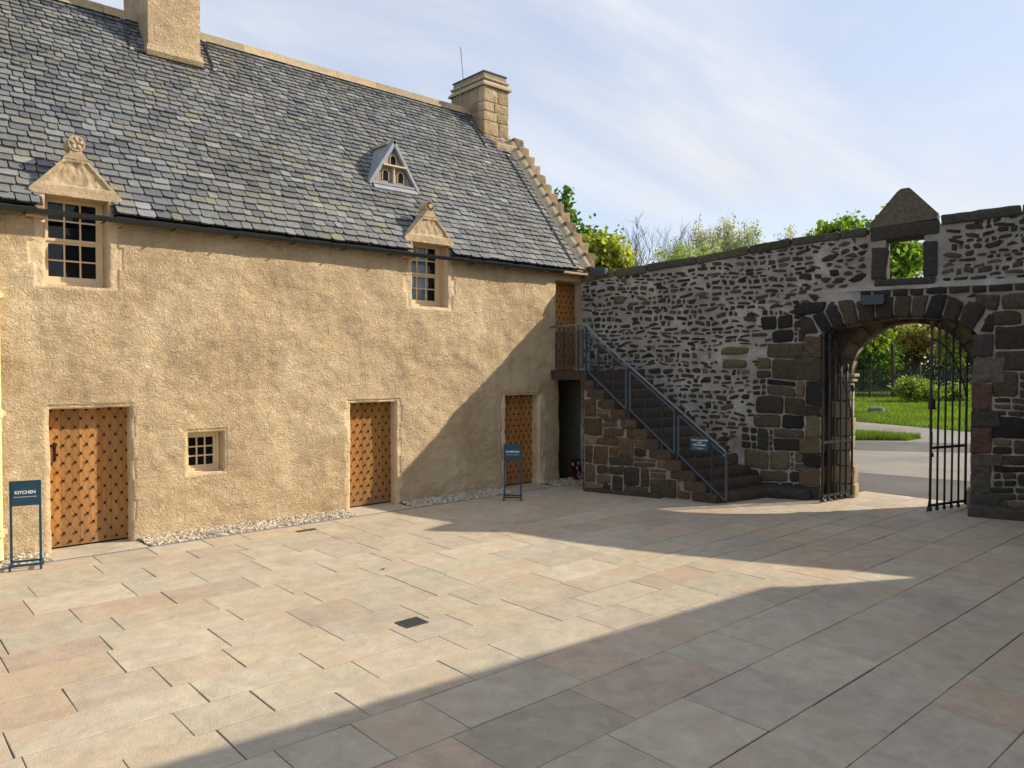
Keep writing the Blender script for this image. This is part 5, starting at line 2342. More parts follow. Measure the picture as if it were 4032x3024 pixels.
# railing
def railing():
    r = thing('stair_railing', 'blue-grey steel railing with wire mesh panels on the stone stair', 'railing', tuple(FP(1.3, 0)))
    o = 0.045
    slope = 2.35 / FL * (NS - 0.0) / 13.0
    def zl(s):        # nosing line
        return 2.35 - (s / FL) * (2.35 - RISE)
    # handrail: level over the landing, then sloping, with a curled end
    h = MB()
    L0 = V((11.13, FY - 0.02, 3.255))
    c0 = FP(0.02, 3.255, o)
    pts = [L0, L0.lerp(c0, 0.5), c0 - (c0 - L0).normalized() * 0.05, FP(0.07, 3.225, o)]
    for s in np.linspace(0.3, FL + 0.06, 8):
        pts.append(FP(s, zl(s) + 0.885, o))
    e = pts[-1]
    ze = e.z
    s_e = FL + 0.06
    pts += [FP(s_e + 0.07, ze - 0.055, o), FP(s_e + 0.10, ze - 0.10, o), FP(s_e + 0.085, ze - 0.145, o), FP(s_e + 0.04, ze - 0.15, o)]
    h.tube(pts, 0.021, 10)
    h.build('handrail', M_rail, r, True)
    # mesh panels
    def panel(corners, nu_dir_vertical=True):
        """corners: (s0, zlow0, zhigh0), (s1, zlow1, zhigh1) on plane function pf(s,z)"""
        (s0, a0, b0), (s1, a1, b1), pf = corners
        m = MB()
        nrm = FN
        fr = 0.034
        for p, q in (((s0, a0), (s0, b0)), ((s1, a1), (s1, b1))):
            m.bar(pf(*p), pf(*q), fr, 0.02, side=tuple((pf(s1, 0) - pf(s0, 0)).normalized()))
        for p, q in (((s0, a0), (s1, a1)), ((s0, b0), (s1, b1))):
            m.bar(pf(*p), pf(*q), 0.02, fr)
        o_ = m.build('panel', M_bluepaint, r)
        w_ = MB()
        step = 0.030
        L = s1 - s0
        k = int(L / step)
        for i in range(1, k):
            f = i / k
            s = s0 + L * f
            w_.bar(pf(s, a0 + (a1 - a0) * f), pf(s, b0 + (b1 - b0) * f), 0.0038)
        zmin, zmax = min(a0, a1), max(b0, b1)
        z = zmin + step
        while z < zmax:
            # horizontal wire, clipped to the slanting frame
            lo, hi = 0.0, 1.0
            for i in range(101):
                pass
            fs = [i / 60 for i in range(61) if a0 + (a1 - a0) * i / 60 <= z <= b0 + (b1 - b0) * i / 60]
            if len(fs) > 1:
                w_.bar(pf(s0 + L * fs[0], z), pf(s0 + L * fs[-1], z), 0.0038)
            z += step
        w_.build('wire_mesh', M_wire, o_)
    pl = lambda s, z: FP(s, z, o)
    for s0, s1 in ((0.13, 0.90), (0.98, 1.85), (1.93, 2.80)):
        panel(((s0, zl(s0) + 0.075, zl(s0) + 0.80), (s1, zl(s1) + 0.02, zl(s1) + 0.80), pl))
    # landing panel
    q0, q1 = V((11.10, 11.18, 0)), FP(0.02, 0, o)
    Lq = (q1 - q0).length
    def pl2(s, z):
        p = q0.lerp(q1, s / Lq)
        return V((p.x, p.y, z))
    panel(((0.0, 2.42, 3.13), (Lq - 0.05, 2.42, 3.13), pl2))
    # posts with side brackets
    for s in (0.04, 0.30, 0.62, 0.94, 1.27, 1.60, 1.89, 2.22, 2.53, 2.80):
        m = MB()
        zt = zl(s) + (0.875 if s < FL + 0.1 else 0.8)
        step_z = RISE * (int((FL - s) / GO) + 1)
        m.bar(FP(s, max(0.17, step_z - 0.03), o - 0.045), FP(s, min(zt, 3.24), o - 0.045), 0.026, 0.026)
        m.bar(FP(s - 0.06, zl(s) + 0.70, o - 0.03), FP(s + 0.06, zl(s) + 0.70, o - 0.03), 0.014, 0.018)
        m.build('post', M_bluepaint, r)
    for f in (0.25, 0.75, 1.0):
        m = MB()
        p = pl2(Lq * f, 0)
        m.bar((p.x + 0.04, p.y, 2.34), (p.x + 0.04, p.y, 3.24), 0.026, 0.026)
        m.build('post', M_bluepaint, r)
    adopt(r)


railing()

# name plate on the railing
plate = thing('sign_plate', 'blue sign reading LIVING QUARTERS AND BEDCHAMBER on the stair railing', 'sign', tuple(FP(2.33, 0.9, 0.08)))
m = MB()
MS = Matrix(((FD.x, 0, FN.x, 0), (FD.y, 0, FN.y, 0), (0, 1, 0, 0), (0, 0, 0, 1)))   # local x along flank, y up, z out
MS.translation = FP(2.33, 1.055, 0.078)
m.box((-0.165, -0.125, -0.008), (0.165, 0.125, 0.0), M=MS)
m.build('board', M_sign, plate)
for i, (s, y) in enumerate((("LIVING QUARTERS", 0.062), ("AND", 0.020), ("BEDCHAMBER", -0.022))):
    text_mesh('lettering', s, 0.036, MS @ Matrix.Translation((0, y, 0.0008)), M_white, plate, 1.0, 0.0006)
text_mesh('small_lettering', "Mind your head: low doorway\nand ceilings", 0.015, MS @ Matrix.Translation((0, -0.082, 0.0008)), M_white, plate, 1.0, 0.0002)
adopt(plate)


# ================================================================== SIGN STANDS
def sign_stand(c, ang, head, size, sub, label, topz, mat):
    g = thing('sign_stand', label, 'sign', c)
    M = Matrix.Translation(c) @ Matrix.Rotation(ang, 4, 'Z')       # local x to the right, -y towards the reader
    W = 0.30
    m = MB()
    for sx in (-1, 1):
        p = MB()
        p.box((sx * W / 2 - 0.013, -0.013, 0.075), (sx * W / 2 + 0.013, 0.013, topz), M=M)
        p.build('post', mat, g)
    b = MB()
    b.box((-W / 2 + 0.013, -0.010, topz - 0.022), (W / 2 - 0.013, 0.010, topz), M=M)
    b.build('top_rail', mat, g)
    b = MB()
    for y in (-0.11, 0.11):
        b.box((-W / 2 - 0.02, y - 0.012, 0.052), (W / 2 + 0.02, y + 0.012, 0.076), M=M)
    for x in (-W / 2, W / 2):
        b.box((x - 0.013, -0.098, 0.052), (x + 0.013, 0.098, 0.075), M=M)
    b.build('frame', mat, g)
    for x in (-W / 2 - 0.008, W / 2 + 0.008):
        for y in (-0.11, 0.11):
            f = MB()
            f.box((x - 0.0125, y - 0.0125, 0.0), (x + 0.0125, y + 0.0125, 0.055), M=M)
            f.build('foot', mat, g)
    p = MB()
    p.box((-W / 2 + 0.0135, -0.018, topz - 0.30), (W / 2 - 0.0135, -0.004, topz - 0.0225), M=M)
    bd = p.build('board', M_sign, g)
    MT = M @ Matrix.Translation((0, -0.0185, topz - 0.14)) @ Matrix.Rotation(R(90), 4, 'X')
    text_mesh('lettering', head, size, MT, M_white, bd, 0.98, 0.0012)
    text_mesh('small_lettering', sub, 0.0135, MT @ Matrix.Translation((0, -0.052, 0)), M_white, bd, 1.0, 0.0003)
    adopt(g)


sign_stand((1.67, 10.74, 0.006), R(-14), "KITCHEN", 0.052, "Mind your head: low doorway and ceilings", 'dark blue sign stand reading KITCHEN beside the widest studded door', 1.06, M_sign)
sign_stand((9.18, 10.36, 0.004), R(-42), "EXHIBITION", 0.046, "Mind your head: low doorway and ceilings", 'dark blue sign stand reading EXHIBITION in front of the shaded door', 1.02, M_sign)

# ================================================================== SMALL THINGS
def flood(name_label, t, z, off, size):
    g = thing('floodlight', name_label, 'lamp', tuple(WP(t, z, off)), 'box lamps on the rubble wall')
    M = Matrix(((WD.x, WN.x, 0, 0), (WD.y, WN.y, 0, 0), (0, 0, 1, 0), (0, 0, 0, 1)))
    M.translation = WP(t, z, off)
    m = MB()
    sx, sy, sz = size
    m.box((-sx / 2, -sy / 2, -sz / 2), (sx / 2, sy / 2, sz / 2), M=M)
    o = m.build('housing', M_box, g)
    bv = o.modifiers.new('bevel', 'BEVEL')
    bv.width = 0.006
    bv.segments = 2
    l = MB()
    l.box((-sx / 2 + 0.02, -sy / 2 + 0.02, -sz / 2 - 0.006), (sx / 2 - 0.02, sy / 2 - 0.02, -sz / 2 - 0.001), M=M)
    l.build('lens', M_lens, g)
    k = MB()
    k.box((-0.04, -sy / 2 - 0.05, -0.03), (0.04, -sy / 2, 0.03), M=M)
    k.build('bracket', M_box, g)
    adopt(g)


flood('dark grey box lamp on the wall coping next to the roof end', 0.47, 4.44, 0.10, (0.34, 0.16, 0.14))
flood('dark grey box lamp fixed over the gate arch', 5.78, 3.60, 0.20, (0.37, 0.15, 0.15))


def shield():
    g = thing('heraldic_shield', 'dark red shield with white flowers star and crescent in the stair recess', 'shield', (11.62, 11.24, 0.0))
    M = Matrix.Translation((11.72, 11.12, 0.02)) @ Matrix.Rotation(R(12), 4, 'Z') @ Matrix.Rotation(R(-12), 4, 'X')
    m = MB()
    out = [(-0.20, 0.46), (-0.20, 0.25), (-0.17, 0.13), (-0.10, 0.05), (0, 0.0), (0.10, 0.05), (0.17, 0.13), (0.20, 0.25), (0.20, 0.46)]
    m.prism(out, lambda u, v_: M @ V((u, 0, v_)), lambda u, v_: M @ V((u, 0.02, v_)))
    m.build('board', M_shield, g)
    def at(u, v_, k=-0.004):
        return M @ V((u, k, v_))
    def disc(mm, cu, cv, r, n=10, r2=None, rot=0.0):
        vs = []
        for i in range(n):
            a = rot + 2 * math.pi * i / n
            q = r if (r2 is None or i % 2 == 0) else r2
            vs.append((cu + q * math.cos(a), cv + q * math.sin(a)))
        mm.prism(vs, lambda u, v_: at(u, v_, -0.005), lambda u, v_: at(u, v_, -0.0005))
    for (u, v_) in ((-0.105, 0.36), (0.105, 0.36), (0.03, 0.265)):
        f = MB()
        for k in range(5):
            a = R(90 + 72 * k)
            disc(f, u + 0.026 * math.cos(a), v_ + 0.026 * math.sin(a), 0.0155)
        f.build('flower', M_white, g)
    s = MB()
    disc(s, 0.05, 0.165, 0.032, 12, 0.013, R(90))
    s.build('star', M_white, g)
    c = MB()
    outer = [(0.05 + 0.066 * math.cos(a), 0.115 + 0.066 * math.sin(a)) for a in np.linspace(R(160), R(380), 16)]
    inner = [(0.05 + 0.054 * math.cos(a), 0.130 + 0.056 * math.sin(a)) for a in np.linspace(R(375), R(165), 16)]
    c.prism(outer + inner, lambda u, v_: at(u, v_, -0.005), lambda u, v_: at(u, v_, -0.0005))
    c.build('crescent', M_white, g)
    adopt(g)


shield()

# ================================================================== THE RANGE OPPOSITE (throws the big shadow)
def south_range():
    g = thing('south_range', 'stone range closing the shaded side of the courtyard', 'house', (9.0, -2.0, 0))
    M = Matrix.Translation((15.45, 0.20, 0)) @ Matrix.Rotation(R(-4.5), 4, 'Z')
    m = MB()
    m.box((-9.3, -6.4, -0.05), (0, -0.02, 5.75), (0.42, 0.35, 0.25), M=M)
    m.build('wall', M_sand, g)
    r = MB()
    pts = [(-6.55, 5.751), (0.03, 5.751), (0.03, 5.93), (-3.2, 9.4), (-6.55, 5.93)]
    r.prism(pts, lambda u, v_: M @ V((-9.4, u, v_)), lambda u, v_: M @ V((0.02, u, v_)), (0.12, 0.12, 0.13))
    r.build('roof', M_slate, g)
    adopt(g)


south_range()

# ================================================================== OUTSIDE THE GATE
def flat(name, pts, z, mat, kind='structure'):
    m = MB()
    m.prism(pts, lambda u, v_: (u, v_, z), lambda u, v_: (u, v_, z - 0.02))
    o = m.build(name, mat)
    struct(o, kind)
    return o


def rw(p):
    return (p.x, p.y)


# tarmac forecourt, a sheet reaching past the arch on both sides
EDGE = [spot(9.0, 37.0), spot(14.6, 35.5), spot(16.2, 31.0), spot(17.5, 27.0), spot(17.9, 24.9), spot(19.3, 24.0), spot(26, 21.5), spot(40, 20)]
road_pts = [rw(WP(-3, 0, -0.4)), rw(WP(0.5, 0, -0.4)), rw(WP(4.2, 0, -0.75)), rw(WP(8.0, 0, -0.75)), (16, -0.5), (40, -14)] + [rw(p) for p in reversed(EDGE)] + [rw(spot(4, 40))]
flat('road', road_pts, -0.018, M_tarmac)
flat('forecourt', [rw(WP(3.0, 0, -0.80)), rw(WP(10.5, 0, -0.80)), (18.6, 3.0), (17.6, 7.9), (17.0, 12.0), (14.6, 12.6)], -0.012, M_tarmac2)
flat('path', [rw(spot(9, 25.5)), rw(spot(13.2, 24.5)), rw(spot(17.2, 23.0)), rw(spot(20, 22.0)), rw(spot(20, 20.4)), rw(spot(15.5, 20.9)), rw(spot(11, 22.0)), rw(spot(9, 22.6))], -0.012, M_tarmac2)
lawn_pts = [rw(p) for p in EDGE] + [rw(spot(70, 40)), rw(spot(80, 110)), rw(spot(-30, 110)), rw(spot(0, 40))]
flat('lawn', lawn_pts, -0.008, M_turf)
verge_pts = [rw(spot(9, 28.6)), rw(spot(12.4, 27.2)), rw(spot(13.9, 25.8)), rw(spot(13.0, 25.0)), rw(spot(11.0, 25.2)), rw(spot(8.5, 26.0))]
flat('verge', verge_pts, -0.006, M_turf)


def in_poly(x, y, poly):
    c = False
    for i in range(len(poly)):
        (x0, y0), (x1, y1) = poly[i - 1], poly[i]
        if (y0 > y) != (y1 > y) and x < (x1 - x0) * (y - y0) / (y1 - y0) + x0:
            c = not c
    return c


def grass(name, poly, n, h, dmin, dmax, rmin, rmax, label):
    vs = np.zeros((n * 3, 3))
    C = []
    k = 0
    while k < n:
        d = random.uniform(dmin, dmax)
        f = random.uniform(rmin, rmax)
        p = spot(f * d, d)
        if not in_poly(p.x, p.y, poly):
            continue
        hh = h * random.uniform(0.5, 1.3)
        a = random.uniform(0, 6.28)
        w_ = random.uniform(0.008, 0.02) * (d / 22)
        lean = V((random.uniform(-.4, .4) * hh, random.uniform(-.4, .4) * hh, hh))
        s = V((math.cos(a) * w_, math.sin(a) * w_, 0))
        vs[3 * k] = p - s + V((0, 0, -0.01))
        vs[3 * k + 1] = p + s + V((0, 0, -0.01))
        vs[3 * k + 2] = p + lean
        g = 0.9 + 0.5 * fnoise(p.x * 0.4, p.y * 0.4) 
        g2 = 0.5 + 0.5 * fnoise(p.x * 0.9, p.y * 0.9, 5)
        C.append(jit((0.135 * g + 0.03 * g2, 0.225 * g, 0.034 * g), 0.3))
        k += 1
    m = MB()
    m.v = [tuple(q) for q in vs]
    m.f = [[3 * i, 3 * i + 1, 3 * i + 2] for i in range(n)]
    m.c = C
    m.m = [0] * n
    tag(m.build(name, M_leaf), label, 'grass', kind='stuff')


grass('grass', lawn_pts, 42000, 0.17, 23, 66, 0.40, 0.64, 'bright green lawn grass beyond the gate')
grass('grass', verge_pts, 6000, 0.20, 24.5, 29, 0.40, 0.60, 'small tongue of bright grass in the tarmac beyond the gate')
boulder('flat_rock', 'flat grey rock lying in the grass beyond the gate', spot(18.9, 39.5, 0.12), (0.95, 0.75, 0.36), (0.15, 0.14, 0.13), M_rub, 0.3)


def iron_railing():
    a, b = spot(20.0, 60.0), spot(46.0, 55.0)
    g = thing('park_railing', 'dark green iron railing running across the grass beyond the gate', 'fence', tuple(a))
    d = (b - a)
    L = d.length
    d.normalize()
    m = MB()
    n = 220
    for i in range(n):
        p = a + d * (L * i / n)
        m.bar((p.x, p.y, 0.05), (p.x, p.y, 2.15), 0.036)
    st = m.build('bars', M_railing, g)
    st['kind'] = 'stuff'
    for z in (0.25, 1.95):
        r_ = MB()
        r_.bar((a.x, a.y, z), (b.x, b.y, z), 0.03, 0.05)
        r_.build('rail', M_railing, g)
    for i in range(0, 12):
        p = a + d * (L * i / 11)
        q = MB()
        q.bar((p.x, p.y, -0.02), (p.x, p.y, 2.2), 0.06)
        q.build('post', M_railing, g)
    adopt(g)


iron_railing()


# ------------------------------------------------------------------ trees
def leaves_mesh(name, centers, per, spread, size, palette, parent, flat_=0.8, aspect=1.5, gain=1.45):
    C = np.array([c[:] for c in centers])
    n = len(C) * per
    base = np.repeat(C, per, axis=0)
    sp = np.repeat(RS.uniform(0.6, 1.25, len(C)), per)[:, None]
    P = base + RS.normal(0, 1, (n, 3)) * np.array([spread, spread, spread * flat_]) * sp
    a = RS.normal(0, 1, (n, 3))
    a /= np.linalg.norm(a, axis=1)[:, None]
    b = RS.normal(0, 1, (n, 3))
    b -= a * np.sum(a * b, axis=1)[:, None]
    b /= np.linalg.norm(b, axis=1)[:, None]
    s = RS.uniform(0.55, 1.25, (n, 1)) * size
    a = a * s * aspect * 0.5
    b = b * s * 0.5
    Q = np.stack([P - a, P - a * 0.1 + b, P + a, P - a * 0.1 - b], axis=1).reshape(-1, 3)
    pal = np.array(palette) * gain
    idx = RS.randint(0, len(pal), len(C))
    cl = np.repeat(idx, per)
    mixr = RS.rand(n) < 0.35
    cl[mixr] = RS.randint(0, len(pal), mixr.sum())
    col = pal[cl] * RS.uniform(0.75, 1.25, (n, 1))
    me = bpy.data.meshes.new(name)
    me.from_pydata(Q.tolist(), [], np.arange(4 * n).reshape(-1, 4).tolist())
    at = me.attributes.new('tone', 'FLOAT_COLOR', 'FACE')
    cc = np.ones((n, 4), dtype=np.float32)
    cc[:, :3] = col
    at.data.foreach_set('color', cc.ravel())
    me.materials.append(M_leaf)
    o = bpy.data.objects.new(name, me)
    COL.objects.link(o)
    o.parent = parent
    return o


def curve_pts(p, q, sag, n=5):
    p, q = V(p), V(q)
    L = (q - p).length
    j = V((random.uniform(-1, 1), random.uniform(-1, 1), random.uniform(-0.3, 0.6))) * (L * sag)
    return [p.lerp(q, i / (n - 1)) + j * math.sin(math.pi * i / (n - 1)) for i in range(n)]


G_FRESH = [(0.13, 0.20, 0.028), (0.10, 0.165, 0.025), (0.16, 0.22, 0.035), (0.085, 0.135, 0.022)]
G_GOLD = [(0.22, 0.25, 0.04), (0.17, 0.21, 0.03), (0.25, 0.25, 0.045), (0.20, 0.18, 0.045), (0.14, 0.18, 0.028)]
G_DEEP = [(0.045, 0.095, 0.018), (0.06, 0.115, 0.02), (0.075, 0.13, 0.025)]
G_PALE = [(0.20, 0.235, 0.10), (0.175, 0.215, 0.08), (0.24, 0.265, 0.135)]


def leafy_tree(name, label, base, height, blobs, nclump, per, spread, size, pal, trunk_r=0.22, cat='tree', group=None, shell=0.5, limbs=True):
    """blobs: crown ellipsoids (dx, dy, z, rx, ry, rz) about the base"""
    base = V(base)
    t = thing(name, label, cat, tuple(base), group)
    cs = []
    vol = [b[3] * b[4] * b[5] for b in blobs]
    for _ in range(nclump):
        b = random.choices(blobs, vol)[0]
        while True:
            d = V((random.gauss(0, 1), random.gauss(0, 1), random.gauss(0, 1)))
            if d.length > 0.01:
                break
        d.normalize()
        r_ = random.random() ** shell
        cs.append(V((base.x + b[0] + d.x * b[3] * r_, base.y + b[1] + d.y * b[4] * r_, base.z + b[2] + d.z * b[5] * r_)))
    m = MB()
    fork = V((base.x + random.uniform(-.3, .3), base.y + random.uniform(-.3, .3), base.z + height * 0.55))
    tp = [base + V((0, 0, -0.05)), base + V((0.03, 0.02, height * 0.08)), base.lerp(fork, 0.6), fork, V((blobs[0][0] + base.x, blobs[0][1] + base.y, base.z + height * 0.85))]
    m.tube(tp, [trunk_r * 1.35, trunk_r, trunk_r * 0.8, trunk_r * 0.6, trunk_r * 0.12], 9)
    m.build('trunk', M_bark, t, True)
    if limbs:
        l = MB()
        for c in cs:
            k = random.random()
            st = tp[2].lerp(tp[4], k * 0.75)
            L = (c - st).length
            rr = min(trunk_r * 0.35, 0.012 * L + 0.012)
            pts = curve_pts(st, c, 0.13)
            l.tube(pts, [rr, rr * 0.8, rr * 0.6, rr * 0.4, rr * 0.2], 5, cap=False)
            for _ in range(2):
                e = c + V((random.gauss(0, spread), random.gauss(0, spread), random.gauss(0, spread * 0.8)))
                l.tube([pts[3], pts[3].lerp(e, 0.5) + V((0, 0, 0.05)), e], [rr * 0.35, rr * 0.25, rr * 0.1], 4, cap=False)
        l.build('branches', M_bark, t, True)
    leaves_mesh('crown', cs, per, spread, size, pal, t)
    adopt(t)
    return t


def bare_tree(name, label, base, height, spread_ang, depth, leaves=None, trunk_r=0.16, cat='tree', group=None, mat=None, up=0.25, seed=0, first=0.28, leafsize=0.1, per=3):
    random.seed(1000 + seed)
    base = V(base)
    t = thing(name, label, cat, tuple(base), group)
    m = MB()
    tips = []
    def grow(p, d, L, r_, lev):
        n = 4
        pts = [p]
        q = p
        dd = d.copy()
        for i in range(n):
            dd = (dd + V((random.gauss(0, .10), random.gauss(0, .10), random.gauss(0, .05) + up * 0.25 * (1 if lev else 0.2)))).normalized()
            q = q + dd * (L / n)
            pts.append(q)
        m.tube(pts, [r_ * (1 - 0.16 * i) for i in range(n + 1)], 6 if lev < 2 else 3, cap=False)
        if lev >= 2:
            tips.append(pts[2])
        if lev >= depth:
            tips.append(q)
            return
        nb = 9 if lev == 0 else random.choice((3, 4, 4, 5))
        for k in range(nb):
            f = first + (1 - first) * (k + random.random() * 0.8) / nb if lev == 0 else 0.25 + 0.75 * (k + 0.5) / nb
            i = min(n - 1, int(f * n))
            st = pts[i].lerp(pts[i + 1], f * n - i)
            az = random.uniform(0, 2 * math.pi) if lev else k * 2.4 + random.uniform(-.4, .4)
            ax = dd.orthogonal().normalized()
            ax.rotate(Matrix.Rotation(az, 3, dd))
            an = spread_ang * random.uniform(0.7, 1.2)
            nd = (dd * math.cos(an) + ax * math.sin(an)).normalized()
            l2 = L * ((0.46 * (1.15 - 0.55 * f)) if lev == 0 else random.uniform(0.48, 0.68))
            grow(st, nd, l2, max(0.006, r_ * (0.42 if lev == 0 else 0.55)), lev + 1)
        if lev == 0:
            tips.append(q)
    grow(base + V((0, 0, -0.05)), V((0.02, 0.0, 1)).normalized(), height, trunk_r, 0)
    if leaves:
        leaves_mesh('crown', tips, per, 0.22, leafsize, leaves, t, 1.0)
    m.build('trunk', mat or M_twig, t)
    adopt(t)
    return t


def treeline():
    K = 1646.0
    def at(px, depth):
        return spot((px - 1106) / K * depth, depth)
    GR = 'trees beyond the wall'
    # golden-green sycamore behind the gable and a deeper green one rising above it
    b = at(1300, 30)
    leafy_tree('sycamore', 'round yellow-green tree rising just behind the crow-stepped gable', b, 7.6, [(-0.15, 0.1, 6.6, 0.85, 0.85, 1.3), (-0.75, 0.6, 6.4, 0.7, 0.7, 1.2), (0.55, -0.45, 5.9, 0.8, 0.8, 1.3), (0.8, -0.65, 4.9, 0.8, 0.8, 1.2), (-0.3, 0.2, 4.8, 1.3, 1.3, 1.4)], 210, 64, 0.24, 0.165, G_GOLD, 0.2, group=GR)
    b = at(1226, 32)
    leafy_tree('sycamore', 'dark green tree whose narrow top shows above the crow steps', b, 9.0, [(0.0, 0, 8.95, 0.42, 0.42, 0.95), (0.5, -0.35, 7.7, 0.7, 0.7, 0.8), (0.7, -0.5, 6.8, 0.85, 0.85, 0.8), (0, 0, 6.3, 1.0, 1.0, 1.2)], 75, 60, 0.24, 0.19, G_DEEP, 0.2, group=GR)
    # bare and budding trees
    b = at(1393, 62)
    bare_tree('bare_tree', 'bare dark-twigged tree standing next to the yellow-green tree', b, 10.2, R(34), 4, None, 0.15, group=GR, mat=M_twig, seed=1, up=0.5)
    b = at(1448, 64)
    bare_tree('bare_tree', 'bare dark-twigged tree standing next to the light green willow', b, 10.6, R(33), 4, None, 0.15, group=GR, mat=M_twig, seed=2, up=0.5)
    b = at(1492, 72)
    bare_tree('bare_tree', 'thin bare tree half hidden behind the light green willow', b, 11.6, R(30), 4, None, 0.13, group=GR, mat=M_twig, seed=12, up=0.6)
    b = at(1512, 56)
    bare_tree('willow', 'light green hazy willow in front of the tall budding poplar', b, 8.6, R(40), 4, G_PALE, 0.18, group=GR, seed=3, up=0.45, first=0.2, leafsize=0.13, per=9)
    b = at(1552, 75)
    bare_tree('poplar', 'tall pale budding tree rising behind the light green willow', b, 11.4, R(25), 4, [(0.33, 0.31, 0.25), (0.29, 0.29, 0.20)], 0.16, group=GR, seed=4, up=0.8, leafsize=0.16, per=3, mat=M_twig2)
    b = at(1592, 72)
    bare_tree('poplar', 'tall budding tree with pale upright twigs, tallest over the wall', b, 11.4, R(26), 4, [(0.33, 0.31, 0.25), (0.29, 0.29, 0.20)], 0.15, group=GR, seed=5, up=0.8, leafsize=0.16, per=3, mat=M_twig2)
    b = at(1622, 68)
    bare_tree('poplar', 'budding tree with a faint green haze of new leaves', b, 10.2, R(28), 4, G_PALE, 0.13, group=GR, seed=6, up=0.7, leafsize=0.15, per=4, mat=M_twig2)
    b = at(1698, 72)
    bare_tree('poplar', 'slender budding tree beside the fresh green maple over the wall', b, 11.0, R(26), 4, [(0.30, 0.27, 0.20), (0.26, 0.28, 0.14)], 0.13, group=GR, seed=7, up=0.8, leafsize=0.15, per=3, mat=M_twig2)
    # low fresh growth just over the coping
    b = at(1430, 40)
    leafy_tree('bush', 'low green bush just showing over the coping below the bare trees', b, 6.6, [(0, 0, 6.3, 1.1, 1.1, 0.85), (1.6, -1.2, 6.3, 1.0, 1.0, 0.6)], 40, 50, 0.3, 0.13, G_FRESH, 0.1, group=GR)
    b = at(1610, 44)
    leafy_tree('bush', 'pale green bush just showing over the coping below the budding trees', b, 8.0, [(0, 0, 7.2, 1.3, 1.3, 1.2), (1.8, -1.4, 7.0, 1.2, 1.2, 1.0)], 45, 50, 0.4, 0.12, G_PALE, 0.1, group=GR)
    # maple over the wall, left of the pediment
    b = at(1812, 36)
    leafy_tree('maple', 'fresh green maple crown over the wall beside the stone pediment', b, 9.2, [(0, 0, 8.2, 1.15, 1.15, 1.2), (-1.1, 0.9, 7.6, 1.0, 1.0, 0.9), (1.35, -1.05, 8.6, 0.8, 0.8, 0.9), (0.3, 0, 7.0, 2.0, 2.0, 1.0), (1.9, -1.6, 7.6, 1.1, 1.1, 1.1), (-2.0, 1.7, 7.3, 0.9, 0.9, 0.7)], 260, 80, 0.27, 0.20, G_FRESH, 0.2, group=GR)
    # seen through the wall window
    b = at(1930, 57)
    leafy_tree('maple', 'green tree seen through the small window opening in the wall', b, 11.5, [(0, 0, 9.9, 1.5, 1.5, 1.9), (0.3, -0.2, 8.2, 1.5, 1.5, 1.3), (-0.6, 0.4, 7.0, 1.3, 1.3, 1.0)], 120, 46, 0.33, 0.22, G_FRESH, 0.14, group=GR)
    b = at(1990, 70)
    bare_tree('blossom_tree', 'pinkish budding tree seen at the edge of the window opening', b, 10.8, R(36), 4, [(0.36, 0.20, 0.16), (0.30, 0.17, 0.12)], 0.1, group=GR, seed=8, leafsize=0.08, per=2)
    # beyond the gate: saplings and trees in the arch
    GA = 'trees seen through the gate arch'
    b = at(1880, 56)
    leafy_tree('young_tree', 'young tree with a pale trunk in front of the park railing', b, 7.5, [(0, 0, 4.4, 1.6, 1.6, 0.8), (-1.2, 0.6, 3.8, 1.5, 1.5, 0.6), (0.3, 0, 5.4, 1.5, 1.5, 0.9)], 120, 34, 0.33, 0.22, G_FRESH + [(0.20, 0.22, 0.05)], 0.06, group=GA)
    b = at(1985, 63)
    leafy_tree('blossom_tree', 'small blossoming tree with a leaning stem behind the park railing', b, 6.2, [(-0.3, 0, 4.6, 2.3, 2.3, 1.1), (-1.2, 0, 5.6, 1.7, 1.7, 0.9), (0.4, 0, 5.4, 1.6, 1.6, 0.9)], 150, 30, 0.38, 0.20, [(0.24, 0.24, 0.06), (0.18, 0.20, 0.04), (0.42, 0.36, 0.24), (0.28, 0.14, 0.05)], 0.09, group=GA)
    b = at(2078, 60)
    leafy_tree('young_tree', 'yellow-green young tree seen between the bars of the half open gate', b, 8.0, [(0, 0, 5.2, 2.0, 2.0, 1.8), (-0.8, 0, 3.6, 1.7, 1.7, 1.2)], 110, 30, 0.38, 0.20, [(0.18, 0.20, 0.035), (0.14, 0.17, 0.03), (0.20, 0.17, 0.04)], 0.12, group=GA)
    for i, (px, dp, hh, pal, lab) in enumerate(((1862, 74, 9.5, G_DEEP, 'dark leafy tree behind the railing next to the left arch jamb'), (1958, 80, 11.5, [(0.10, 0.11, 0.04), (0.13, 0.10, 0.05), (0.09, 0.12, 0.03)], 'tall brownish tree standing behind the blossoming tree'), (2040, 84, 12, [(0.07, 0.10, 0.03), (0.10, 0.10, 0.045)], 'tall dull green tree standing behind the gate leaf'), (2100, 78, 11, G_DEEP, 'dark leafy tree behind the yellow-green young tree'))):
        b = at(px, dp)
        leafy_tree('woodland_tree', lab, b, hh, [(0, 0, hh * 0.62, 3.0, 3.0, hh * 0.34), (0.8, -0.5, hh * 0.35, 2.6, 2.6, hh * 0.24)], 130, 36, 0.55, 0.26, pal, 0.22, group=GA, shell=0.4)
    # dark understory and far wood as one mass
    cs = []
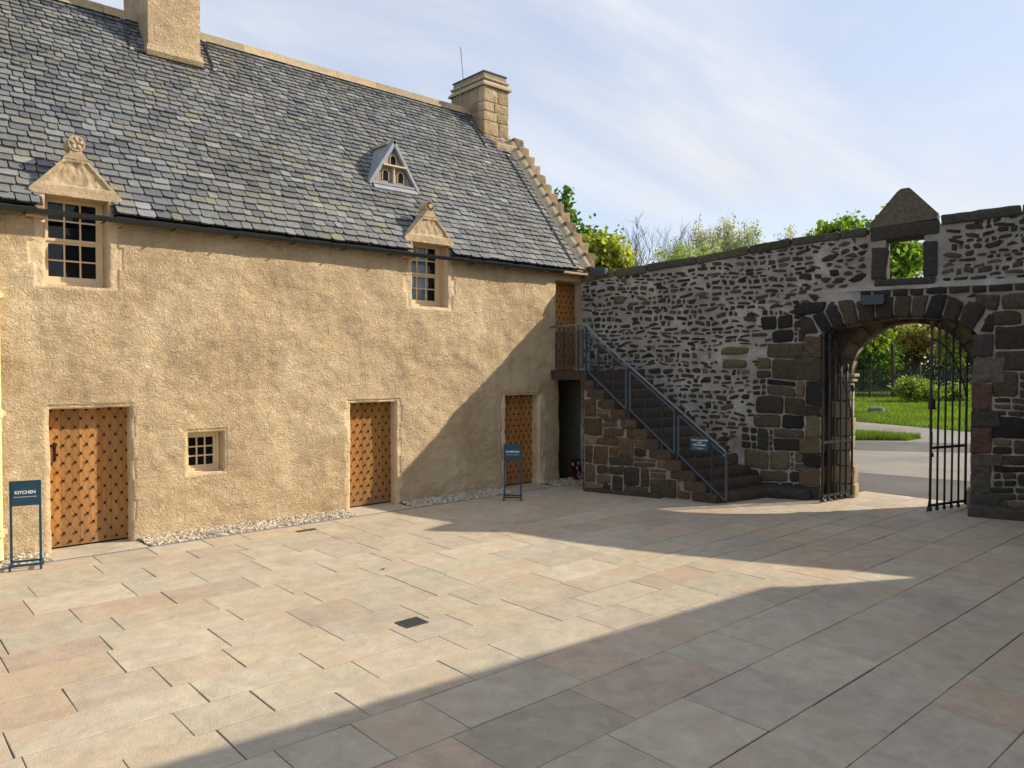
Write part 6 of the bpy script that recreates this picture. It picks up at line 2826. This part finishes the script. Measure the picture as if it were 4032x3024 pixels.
    for _ in range(520):
        d = random.uniform(86, 105)
        f = random.uniform(0.28, 0.80)
        p = spot(f * d, d)
        cs.append(V((p.x, p.y, random.uniform(0.2, 9.5) * (0.6 + 0.4 * random.random()))))
    wd = leaves_mesh('far_woods', cs, 44, 0.95, 0.42, [(0.05, 0.065, 0.028), (0.07, 0.075, 0.035), (0.045, 0.075, 0.022), (0.09, 0.075, 0.045)], None, gain=1.0)
    tag(wd, 'dark far wood filling the view behind the railing', 'woodland', kind='stuff')
    # bushes on the lawn
    b = at(1978, 50)
    leafy_tree('shrub', 'rounded yellow-green shrub in front of the railing beyond the gate', b, 2.0, [(0, 0, 0.75, 1.35, 1.1, 0.75), (0.9, -0.5, 0.65, 1.1, 1.0, 0.65), (-0.5, 0.3, 1.1, 0.8, 0.8, 0.6)], 130, 34, 0.22, 0.12, [(0.14, 0.18, 0.03), (0.10, 0.15, 0.025), (0.17, 0.20, 0.045)], 0.04, cat='shrub', group='shrubs beyond the gate')
    b = at(2065, 51)
    leafy_tree('shrub', 'low olive shrub seen between the bars of the half open gate', b, 1.8, [(0, 0, 0.6, 1.6, 1.2, 0.65)], 70, 34, 0.22, 0.12, [(0.10, 0.13, 0.03), (0.12, 0.16, 0.03)], 0.04, cat='shrub', group='shrubs beyond the gate')


treeline()

# a few fallen leaves on the flags
for i, (x, y) in enumerate(((4.87, 7.85), (6.45, 7.62))):
    m = MB()
    s = 0.035
    m.add([(x - s, y, 0.012), (x, y - s * 0.5, 0.004), (x + s, y, 0.016), (x, y + s * 0.5, 0.005)], [(0, 1, 2, 3)], (0.10, 0.06, 0.035) if i == 0 else (0.7, 0.68, 0.6))
    m.add([(x - s, y, 0.010), (x, y - s * 0.5, 0.002), (x + s, y, 0.014), (x, y + s * 0.5, 0.003)], [(3, 2, 1, 0)], (0.10, 0.06, 0.035))
    tag(m.build('fallen_leaf', M_peb), 'dry brown leaf lying on the sunlit flagstones' if i == 0 else 'small pale scrap lying on the sunlit flagstones', 'leaf')
SC.cycles.max_bounces = 8
SC.cycles.transparent_max_bounces = 12
SC.cycles.use_denoising = True
